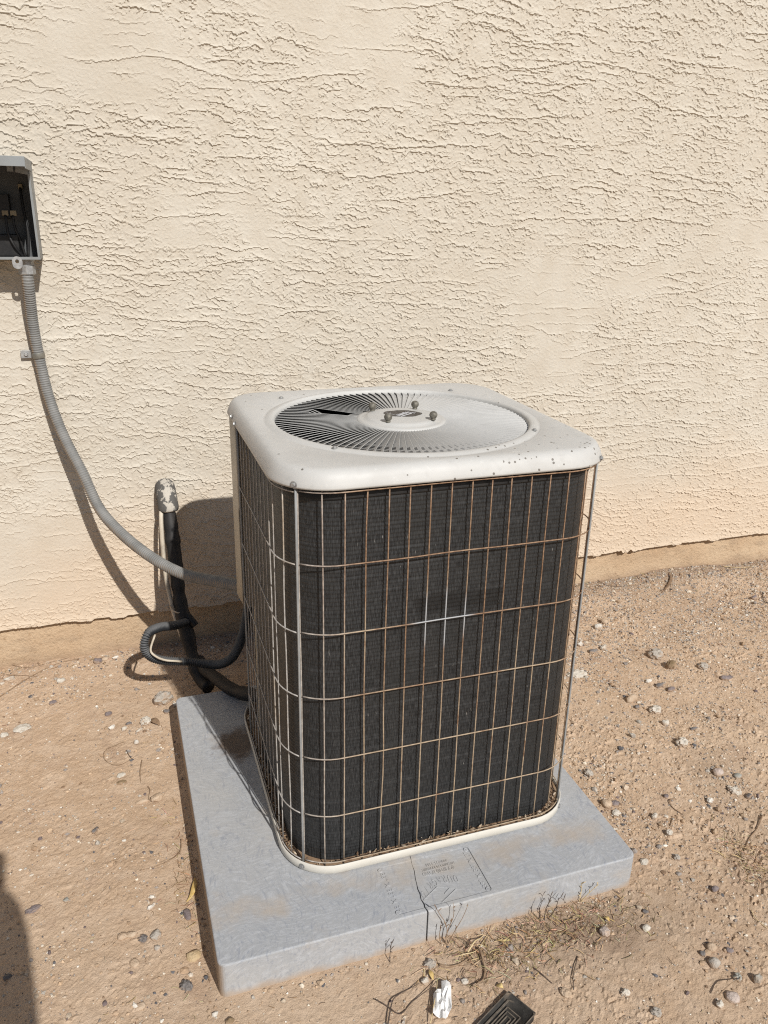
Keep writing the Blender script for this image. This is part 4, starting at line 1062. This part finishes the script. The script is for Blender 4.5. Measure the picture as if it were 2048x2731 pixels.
# dry grass, straw bits
def blades(n, xy, L0, L1, w, lift, cols_, seed):
    r = np.random.default_rng(seed); vs_, fs_, cs_ = [], [], []
    for i in range(n):
        x, y = xy(r); L = r.uniform(L0, L1); a = r.uniform(0, 2*math.pi); cv = r.normal(0, .9); up = r.uniform(0, lift); ww = w*r.uniform(.6, 1.3)
        z0_ = float(ground_h(x, y)); px_, py_ = x, y; b = len(vs_); c = cols_[r.integers(len(cols_))]; c = [k*r.uniform(.8, 1.15) for k in c]
        for j in range(4):
            t = j/3; zz = z0_+.0015+up*L*math.sin(t*math.pi*.6)
            nx_, ny_ = -math.sin(a), math.cos(a); q = ww*(1-.75*t)
            vs_ += [(px_+nx_*q, py_+ny_*q, zz), (px_-nx_*q, py_-ny_*q, zz+.0006)]; cs_ += [c, c]
            px_ += math.cos(a)*L/3; py_ += math.sin(a)*L/3; a += cv*.33
        fs_ += [(b+2*j, b+2*j+1, b+2*j+3, b+2*j+2) for j in range(3)]
    return vs_, fs_, cs_
def stuff_mesh(name, parts_, label, cat):
    vs_, fs_, cs_ = [], [], []
    for v, f, c in parts_:
        b = len(vs_); vs_ += v; fs_ += [tuple(i+b for i in q) for q in f]; cs_ += c
    me = mesh_np(name, vs_, fs_, False)
    at = me.color_attributes.new('col', 'FLOAT_COLOR', 'POINT'); at.data.foreach_set('color', np.array([(*c, 1) for c in cs_], np.float32).ravel())
    o = link(name, me, MAT['straw']); o['kind'] = 'stuff'; tag(o, label, cat); return o
STR = [(.46, .34, .19), (.38, .27, .15), (.28, .19, .11), (.55, .43, .27), (.20, .135, .08)]
def gauss_xy(cx_, cy_, sx, sy):
    def f(r):
        while True:
            x = cx_+r.normal(0, sx); y = cy_+r.normal(0, sy)
            if y < -.012 or x > PADW+.012 or x < -.012: return x, y
    return f
gc = G(1490, 2480); ge = G(2010, 2300)
stuff_mesh('dry_grass', [blades(650, gauss_xy(gc[0], gc[1]+.005, .105, .034), .008, .030, .0007, .32, STR, 1),
                         blades(260, gauss_xy(gc[0]-.16, gc[1]-.015, .06, .03), .008, .03, .0006, .4, STR, 2),
                         blades(260, gauss_xy(ge[0]+.01, ge[1], .035, .05), .01, .035, .0006, .5, STR, 3),
                         blades(130, gauss_xy(-.035, .30, .016, .12), .008, .028, .0005, .3, STR, 4)],
           'matted dry yellow-brown grass along the front edge of the pad', 'grass')
def any_xy(r):
    while True:
        x = r.uniform(-.5, 2.35); y = r.uniform(-.42, 1.22)
        if keep(np.array(x), np.array(y)): return x, y
def wall_xy(r):
    while True:
        x = r.uniform(-.5, 2.35); y = YW-abs(r.normal(0, .05))
        if x > .75 or r.random() < .4: return x, y
stuff_mesh('straw_bits', [blades(650, any_xy, .004, .018, .0005, .15, STR[1:]+[(.12, .08, .055)], 5), blades(700, wall_xy, .005, .022, .0006, .2, STR[1:]+[(.17, .10, .065), (.30, .17, .10)], 6)],
           'short bits of straw and dead leaf scattered over the dirt', 'litter')

def twig(pts, r, mat, label, name='twig', cat='twig', lift=.0015, group='twigs lying on the dirt'):
    P = []
    for i, (u, v) in enumerate(pts):
        p = G(u, v); p[2] += r*.7+lift*(1+.8*math.sin(i*1.7)); P.append(p)
    P, L = spline(P, max(10, len(P)*6)); n_ = len(P)
    rad = r*(1-.55*np.linspace(0, 1, n_))
    o = link(name, MB().tube(P, rad, 6).mesh(name, True), MAT[mat]); tag(o, label, cat, group); return o
def c8(l): return [(1000+x*.3014, 2350+y*.3014) for x, y in l]
def c3(l): return [(x*.3737, 1650+y*.3737) for x, y in l]
def c4(l): return [(x*.3737, 2200+y*.3737) for x, y in l]
def c1(l): return [(1400+x*.3906, 1350+y*.3906) for x, y in l]
def c2(l): return [(1400+x*.3906, 1900+y*.3906) for x, y in l]
twig(c8([(570, 730), (640, 750), (720, 735), (800, 690), (900, 610)]), .0024, 'twig', 'smooth curved tan twig just in front of the cracked part of the pad')
twig(c8([(915, 595), (940, 660), (972, 760), (962, 850), (930, 900), (865, 942)]), .0024, 'twig', 'bent hook-shaped twig above the black plastic lid', lift=.004)
twig(c8([(820, 640), (880, 570), (930, 510), (965, 470)]), .0016, 'straw1', 'bright yellow straw stalk lying over the curved tan twig', lift=.008)
twig(c8([(700, 672), (800, 665), (900, 610), (1000, 460), (1060, 400)]), .0010, 'straw1', 'long thin pale straw crossing the twigs in front of the pad', lift=.006)
twig(c3([(-10, 560), (200, 440), (400, 340), (570, 298)]), .0017, 'twig', 'long straight brown twig reaching in from the left edge below the wall')
twig(c3([(35, 305), (95, 350), (200, 365), (350, 330), (490, 298)]), .0013, 'twig', 'curved twig nearest the wall at the left')
twig(c3([(50, 415), (150, 420), (270, 422)]), .0012, 'twig', 'short level twig under the two long ones at the left')
twig(c3([(880, 875), (765, 935), (740, 985), (785, 1030), (860, 1042), (950, 1000)]), .0012, 'twig', 'curled twig shaped like a hook left of the pad', lift=.003)
twig(c3([(900, 935), (925, 980), (950, 1005)]), .0011, 'twig_dark', 'short dark twig at the tip of the hook-shaped one')
twig(c3([(1012, 1005), (1000, 1090), (1003, 1160)]), .0015, 'twig', 'brown curved stick above the large angular tan stone')
twig(c3([(1055, 1188), (1070, 1220), (1060, 1270), (1072, 1290)]), .0013, 'twig', 'wiggly twig touching the large angular tan stone')
twig(c4([(1290, 85), (1283, 180), (1205, 255), (1100, 300), (1000, 335)]), .0013, 'twig', 'wavy thin twig beside the left edge of the pad')
twig(c8([(110, 1290), (150, 1080), (200, 1000), (300, 935), (385, 910)]), .0014, 'twig_dark', 'dark bowed stem at the bottom, left of the torn white paper', lift=.004)
twig(c8([(0, 1040), (110, 1110), (225, 1165), (330, 1050), (480, 950), (540, 890)]), .0012, 'twig_dark', 'dark kinked stem ending at the torn white paper', lift=.004)
twig(c8([(490, 1264), (540, 1000), (545, 850), (480, 770)]), .0010, 'straw1', 'pale straw leaning over the left edge of the white paper', lift=.008)
twig(c1([(1012, 435), (1000, 560), (1020, 640), (1105, 668)]), .0011, 'twig', 'thin curved stem near the wall, right of the air conditioner', lift=.004)
twig(c1([(1350, 435), (1480, 438), (1570, 425)]), .0012, 'straw1', 'pale stalk along the foot of the wall at the right')
twig(c1([(480, 525), (540, 565), (640, 570), (760, 560)]), .0009, 'twig_dark', 'fine dark stem at the foot of the wall beside the unit')
twig(c1([(375, 920), (450, 905), (530, 918)]), .0012, 'twig', 'short twig over the white pebble group right of the unit')
twig(c1([(1620, 590), (1630, 640), (1659, 680)]), .0015, 'twig_dark', 'dark forked twig at the right picture edge near the wall')
twig(c2([(1030, 575), (990, 590), (1010, 630), (1090, 685)]), .0015, 'twig', 'U-shaped twig right of the pad')
twig(c2([(1320, 1945), (1400, 1890), (1460, 1830), (1475, 1780)]), .0014, 'twig', 'bent twig lying across the big mauve-grey stone', lift=.012)
twig(c2([(1625, 690), (1590, 770), (1540, 830), (1500, 920)]), .0016, 'twig', 'forked twig by the right picture edge, level with the pad corner')
twig(c2([(60, 1730), (130, 1790), (190, 1835)]), .0012, 'twig_dark', 'dark straight twig right of the black plastic lid')
twig(c2([(360, 1660), (330, 1790), (335, 1880)]), .0010, 'twig_dark', 'thin dark stem below the dry grass clump')
twig(c2([(1550, 1330), (1580, 1390), (1659, 1455)]), .0012, 'straw1', 'pale looping stem at the right picture edge, low down')
# curled pod and leaves
def leaf(pts, w, mat, label, curl=.004, name='dead_leaf'):
    P = [];
    for i, (u, v) in enumerate(pts):
        p = G(u, v); p[2] += .003+curl*math.sin(i*1.3); P.append(p)
    P, L = spline(P, 12); n_ = len(P); T = np.gradient(P, axis=0); v_ = []
    for i in range(n_):
        t = i/(n_-1); q = w*math.sin(math.pi*min(max(t, .04), .96))**.7; d = T[i]/np.linalg.norm(T[i]); nn = np.array([-d[1], d[0], 0])
        v_ += [tuple(P[i]+nn*q+np.array([0, 0, q*.45])), tuple(P[i]), tuple(P[i]-nn*q+np.array([0, 0, q*.45]))]
    f_ = [(3*i+j, 3*i+j+1, 3*i+4+j, 3*i+3+j) for i in range(n_-1) for j in range(2)]
    o = link(name, MB().add(v_, f_).mesh(name, True), MAT[mat]); md = o.modifiers.new('t', 'SOLIDIFY'); md.thickness = .0006
    tag(o, label, 'leaf', 'dead leaves on the dirt'); return o
leaf(c1([(975, 495), (992, 530), (975, 565), (928, 600)]), .005, 'leaf_brown', 'curled brown leaf near the wall right of the air conditioner')
leaf(c4([(1390, 365), (1385, 440), (1365, 495), (1330, 530)]), .005, 'leaf', 'yellow leaf wedged against the left edge of the pad')
leaf(c8([(480, 775), (495, 820), (515, 870)]), .004, 'leaf', 'small yellow leaf at the top of the white paper')
leaf(c8([(1070, 915), (1110, 935), (1135, 945)]), .005, 'leaf', 'small yellow-brown leaf touching the corner of the black lid')
leaf(c2([(535, 1395), (560, 1410), (575, 1425)]), .004, 'leaf', 'little yellow leaf at the right end of the dry grass')
leaf(c3([(1060, 735), (1100, 740), (1140, 755)]), .010, 'leaf_brown', 'crumpled brown leaf beside the rough pale stone left of the pad')

# weeds standing against the front of the pad
def weed(u, v, stems, label, mat, name='dry_weed'):
    p = G(u, v); e = empty(name, tuple(p)); tag(e, label, 'weed', 'dead weeds along the pad front')
    for st_ in stems:
        P, _ = spline([(a_, b_, c_) for a_, b_, c_ in st_], 16)
        o = link('stem', MB().tube(P, np.linspace(.0010, .0004, 16), 5).mesh('stem', True), MAT[mat], e)
        rr2 = random.Random(int(abs(st_[-1][0])*1e5)+3)
        mb2 = MB()
        for k in range(5):
            q = P[rr2.randint(5, 15)]; d = (rr2.uniform(-.008, .008), rr2.uniform(-.006, .004), rr2.uniform(.002, .012))
            mb2.tube([q, (q[0]+d[0]*.6, q[1]+d[1]*.6, q[2]+d[2]*.7), (q[0]+d[0], q[1]+d[1], q[2]+d[2])], [.0004, .0009, .0003], 5)
        o2 = link('side_shoot', mb2.mesh('side_shoot', True), MAT[mat], o)
    return e
weed(1188, 2512, [[(0, 0, -.004), (.004, .002, .03), (.014, .002, .062), (.012, .003, .095)], [(.004, 0, -.004), (.016, -.003, .03), (.030, -.004, .06), (.040, -.002, .085)],
                  [(-.006, 0, -.004), (-.012, .002, .02), (-.010, .003, .05)], [(.002, 0, -.004), (.002, .004, .04), (-.014, .006, .075), (-.024, .004, .10)]],
     'dead branching weed standing by the crack in the pad front', 'twig')
weed(1452, 2448, [[(0, 0, -.004), (.002, .002, .025), (.010, .002, .05), (.004, .003, .062)], [(.006, 0, -.004), (.022, 0, .02), (.030, .002, .045), (.046, .002, .028)],
                  [(-.008, 0, -.003), (-.012, .002, .03), (-.006, .002, .055)]], 'dead tangled weed against the right part of the pad front', 'twig_dark')
weed(1545, 2400, [[(0, 0, -.003), (.004, .003, .025), (.003, .004, .045)], [(.002, 0, -.003), (.018, -.004, .022), (.036, -.006, .040)]], 'short dead weed near the front right end of the pad', 'straw1')
weed(1040, 2560, [[(0, 0, -.003), (.001, .003, .02), (.004, .004, .045)]], 'single dark weed stalk left of the crack in the pad front', 'twig_dark')

# torn white paper
def z3(l): return [(1140+x*.1929, 2560+y*.1929) for x, y in l]
PW = [G(u, v) for u, v in z3([(190, 325), (255, 345), (325, 335), (328, 520), (330, 715), (298, 760), (270, 800), (250, 872), (205, 850), (170, 808), (120, 818), (70, 788), (82, 640), (80, 490), (130, 470), (190, 428)])]
zc = float(np.mean([p[2] for p in PW]))
v_ = [(p[0], p[1], zc+.012+.006*math.sin(i*1.9)) for i, p in enumerate(PW)]; cpt = np.mean(np.array(PW), 0)
for s_ in (.66, .33): v_ += [(cpt[0]+(p[0]-cpt[0])*s_, cpt[1]+(p[1]-cpt[1])*s_, zc+.014+.005*math.sin(i*1.1+s_*9)) for i, p in enumerate(PW)]
v_.append((cpt[0], cpt[1], zc+.017)); n_ = len(PW)
f_ = [(k*n_+i, k*n_+(i+1) % n_, (k+1)*n_+(i+1) % n_, (k+1)*n_+i) for k in range(2) for i in range(n_)]+[(2*n_+i, 2*n_+(i+1) % n_, 3*n_) for i in range(n_)]
o = link('paper_scrap', MB().add(v_, f_).mesh('paper_scrap', False), MAT['paper']); md = o.modifiers.new('t', 'SOLIDIFY'); md.thickness = .0006
tag(o, 'torn white scrap of paper on the dirt at the bottom of the picture', 'paper')

# black plastic lid lying on the dirt
TC = G(1356, 2646); RCn = G(1430, 2708)
ex = (RCn-TC); ex[2] = 0; LW = float(np.linalg.norm(ex)); ex /= LW
ey = np.array([ex[1], -ex[0], 0.0])
if ey[1] > 0: ey = -ey
LL = LW*1.75; lz = max(TC[2], RCn[2])-.002
lid = empty('plastic_lid', (TC[0]+ex[0]*LW/2+ey[0]*LL/2, TC[1]+ex[1]*LW/2+ey[1]*LL/2, lz))
lid.rotation_euler = (.03, -.02, math.atan2(ex[1], ex[0])); sgn = 1 if np.cross(ex, ey)[2] > 0 else -1
tag(lid, 'dusty black plastic lid with raised ribs at the bottom edge', 'lid')
def lpart(name, v, f, mat, smooth=False, bevel=0.0): return link(name, MB().add(v, f).mesh(name, smooth, bevel), MAT[mat], lid)
rp = rrect_pts(0, 0, LW/2, LL/2, .009, 5); n_ = len(rp)
lv_ = [];
for k_, z_ in ((1.0, -.004), (1.0, .008), (.985, .0105), (.955, .0105), (.945, .0085)): lv_ += [(x*(1-(1-k_)*1.0), y*(1-(1-k_)*LW/LL), z_) for x, y in rp]
lf_ = [(a_*n_+b_, a_*n_+(b_+1) % n_, (a_+1)*n_+(b_+1) % n_, (a_+1)*n_+b_) for a_ in range(4) for b_ in range(n_)]+[tuple(4*n_+j for j in range(n_)), tuple(range(n_))[::-1]]
lpart('lid_plate', lv_, lf_, 'lid', True)
def rib(x0_, y0_, x1_, y1_, w=.0016, name='rib'):
    a_ = Vector((x0_, y0_*sgn, .0095)); b_ = Vector((x1_, y1_*sgn, .0095)); d = b_-a_
    m2 = MB().box((a_+b_)/2, (d.length, w, .0032), Matrix.Rotation(math.atan2(d.y, d.x), 3, 'Z'))
    return link(name, m2.mesh(name, False, .0005), MAT['lid_edge'], lid)
hx, hy = LW/2, LL/2
for (a0_, b0_, a1_, b1_) in ((-hx*.97, -hy*.985, hx*.97, -hy*.985), (-hx*.97, -hy*.985, -hx*.97, hy*.98), (hx*.97, -hy*.985, hx*.97, hy*.98)): rib(a0_, b0_, a1_, b1_, .0012, 'rim_edge')
rib(-hx*.62, -hy*.72, -hx*.62, hy*.9, .0030); rib(-hx*.62, -hy*.72, -hx*.30, -hy*.80, .0014)
for kk, (xa_, xb_) in enumerate(((-hx*.40, hx*.52), (-hx*.24, hx*.36), (-hx*.08, hx*.2))):
    yt = -hy*.50+kk*hy*.13; rib(xa_, yt, xb_, yt); rib(xb_, yt, xb_, hy*.6); rib(xa_, yt, xa_, hy*.6)

# ------------------------------------------------------------------ the photographer, whose shadow falls in at the lower left, and the phone
ph = MB().box((0, 0, 0), (.074, .152, .008)).mesh('phone', False, .0035)
phone = link('phone', ph, MAT['black']); c0 = CAM-RIGHT*.030-UP*.066-FWD*.013
pm = Matrix.Identity(4)
for i in range(3): pm[i][0], pm[i][1], pm[i][2], pm[i][3] = RIGHT[i], UP[i], -FWD[i], c0[i]
phone.matrix_world = pm; tag(phone, 'black phone held up by the person taking the picture', 'phone')
link('lens', MB().add(*lathe([(.0065, 0), (.0065, .0006), (.0001, .0006)], 16, (.030, .066, .004))).mesh('lens', True), MAT['box_in'], phone)
J = {'pelvis': (-.24, -1.42, .93, .15), 'waist': (-.24, -1.41, 1.08, .135), 'chest': (-.24, -1.41, 1.26, .155), 'neck': (-.24, -1.40, 1.44, .058), 'chin': (-.24, -1.37, 1.52, .066), 'head': (-.24, -1.37, 1.60, .086), 'crown': (-.24, -1.38, 1.67, .065),
     'hip_r': (-.15, -1.42, .88, .095), 'knee_r': (-.14, -1.38, .45, .062), 'ank_r': (-.14, -1.43, .02, .045), 'toe_r': (-.13, -1.26, -.04, .035),
     'hip_l': (-.33, -1.42, .88, .095), 'knee_l': (-.34, -1.38, .45, .062), 'ank_l': (-.34, -1.43, .02, .045), 'toe_l': (-.35, -1.26, -.04, .035),
     'sho_r': (-.075, -1.40, 1.385, .066), 'elb_r': (-.045, -1.36, 1.08, .046), 'wri_r': (-.065, -1.13, 1.09, .030), 'pal_r': (-.075, -1.085, 1.115, .030),
     'sho_l': (-.405, -1.40, 1.385, .066), 'elb_l': (-.44, -1.36, 1.08, .046), 'wri_l': (-.20, -1.13, 1.09, .030), 'pal_l': (-.165, -1.085, 1.115, .030)}
for sd, sx in (('r', -1), ('l', 1)):
    b = J['pal_'+sd]
    for k in range(4):
        J[f'f{k}a_{sd}'] = (b[0]-sx*.008, b[1]+.022-.002*k, b[2]+.024-.016*k, .0088); J[f'f{k}b_{sd}'] = (b[0]+sx*(.020+.003*(k in (1, 2))), b[1]+.034, b[2]+.028-.016*k, .0076)
    J[f'ta_{sd}'] = (b[0]-sx*.004, b[1]-.012, b[2]+.026, .0105); J[f'tb_{sd}'] = (b[0]+sx*.018, b[1]-.004, b[2]+.048, .0085)
ED = [('pelvis', 'waist'), ('waist', 'chest'), ('chest', 'neck'), ('neck', 'chin'), ('chin', 'head'), ('head', 'crown')]
for sd in 'rl':
    ED += [('pelvis', 'hip_'+sd), ('hip_'+sd, 'knee_'+sd), ('knee_'+sd, 'ank_'+sd), ('ank_'+sd, 'toe_'+sd), ('chest', 'sho_'+sd), ('sho_'+sd, 'elb_'+sd), ('elb_'+sd, 'wri_'+sd), ('wri_'+sd, 'pal_'+sd), ('pal_'+sd, 'ta_'+sd), ('ta_'+sd, 'tb_'+sd)]
    for k in range(4): ED += [('pal_'+sd, f'f{k}a_{sd}'), (f'f{k}a_{sd}', f'f{k}b_{sd}')]
names = list(J); me = bpy.data.meshes.new('person'); me.from_pydata([J[k][:3] for k in names], [(names.index(a_), names.index(b_)) for a_, b_ in ED], [])
pt = bpy.data.objects.new('person_rig', me); COL.objects.link(pt)
md = pt.modifiers.new('skin', 'SKIN'); sk = me.skin_vertices[0].data
for i, k in enumerate(names): sk[i].radius = (J[k][3], J[k][3]*(.72 if k in ('pelvis', 'waist', 'chest') else 1)); sk[i].use_root = (k == 'pelvis')
sb = pt.modifiers.new('sub', 'SUBSURF'); sb.levels = 2; sb.render_levels = 2
bpy.context.view_layer.update()
pme = bpy.data.meshes.new_from_object(pt.evaluated_get(bpy.context.evaluated_depsgraph_get())); bpy.data.objects.remove(pt)
pme.materials.clear(); pme.materials.append(MAT['fabric']); pme.materials.append(MAT['skin'])
for p_ in pme.polygons:
    c = p_.center; p_.use_smooth = True; p_.material_index = 1 if (c.z > 1.45 or (c.y > -1.16 and c.z > 1.0)) else 0
person = link('person', pme, None); tag(person, 'person in dark clothes standing behind the camera, holding up a phone', 'person')
link('hair', MB().add(*lathe([(.0001, .105), (.05, .095), (.083, .060), (.094, .015), (.090, -.03)], 20, (-.24, -1.385, 1.60))).mesh('hair', True), MAT['twig_dark'], person)
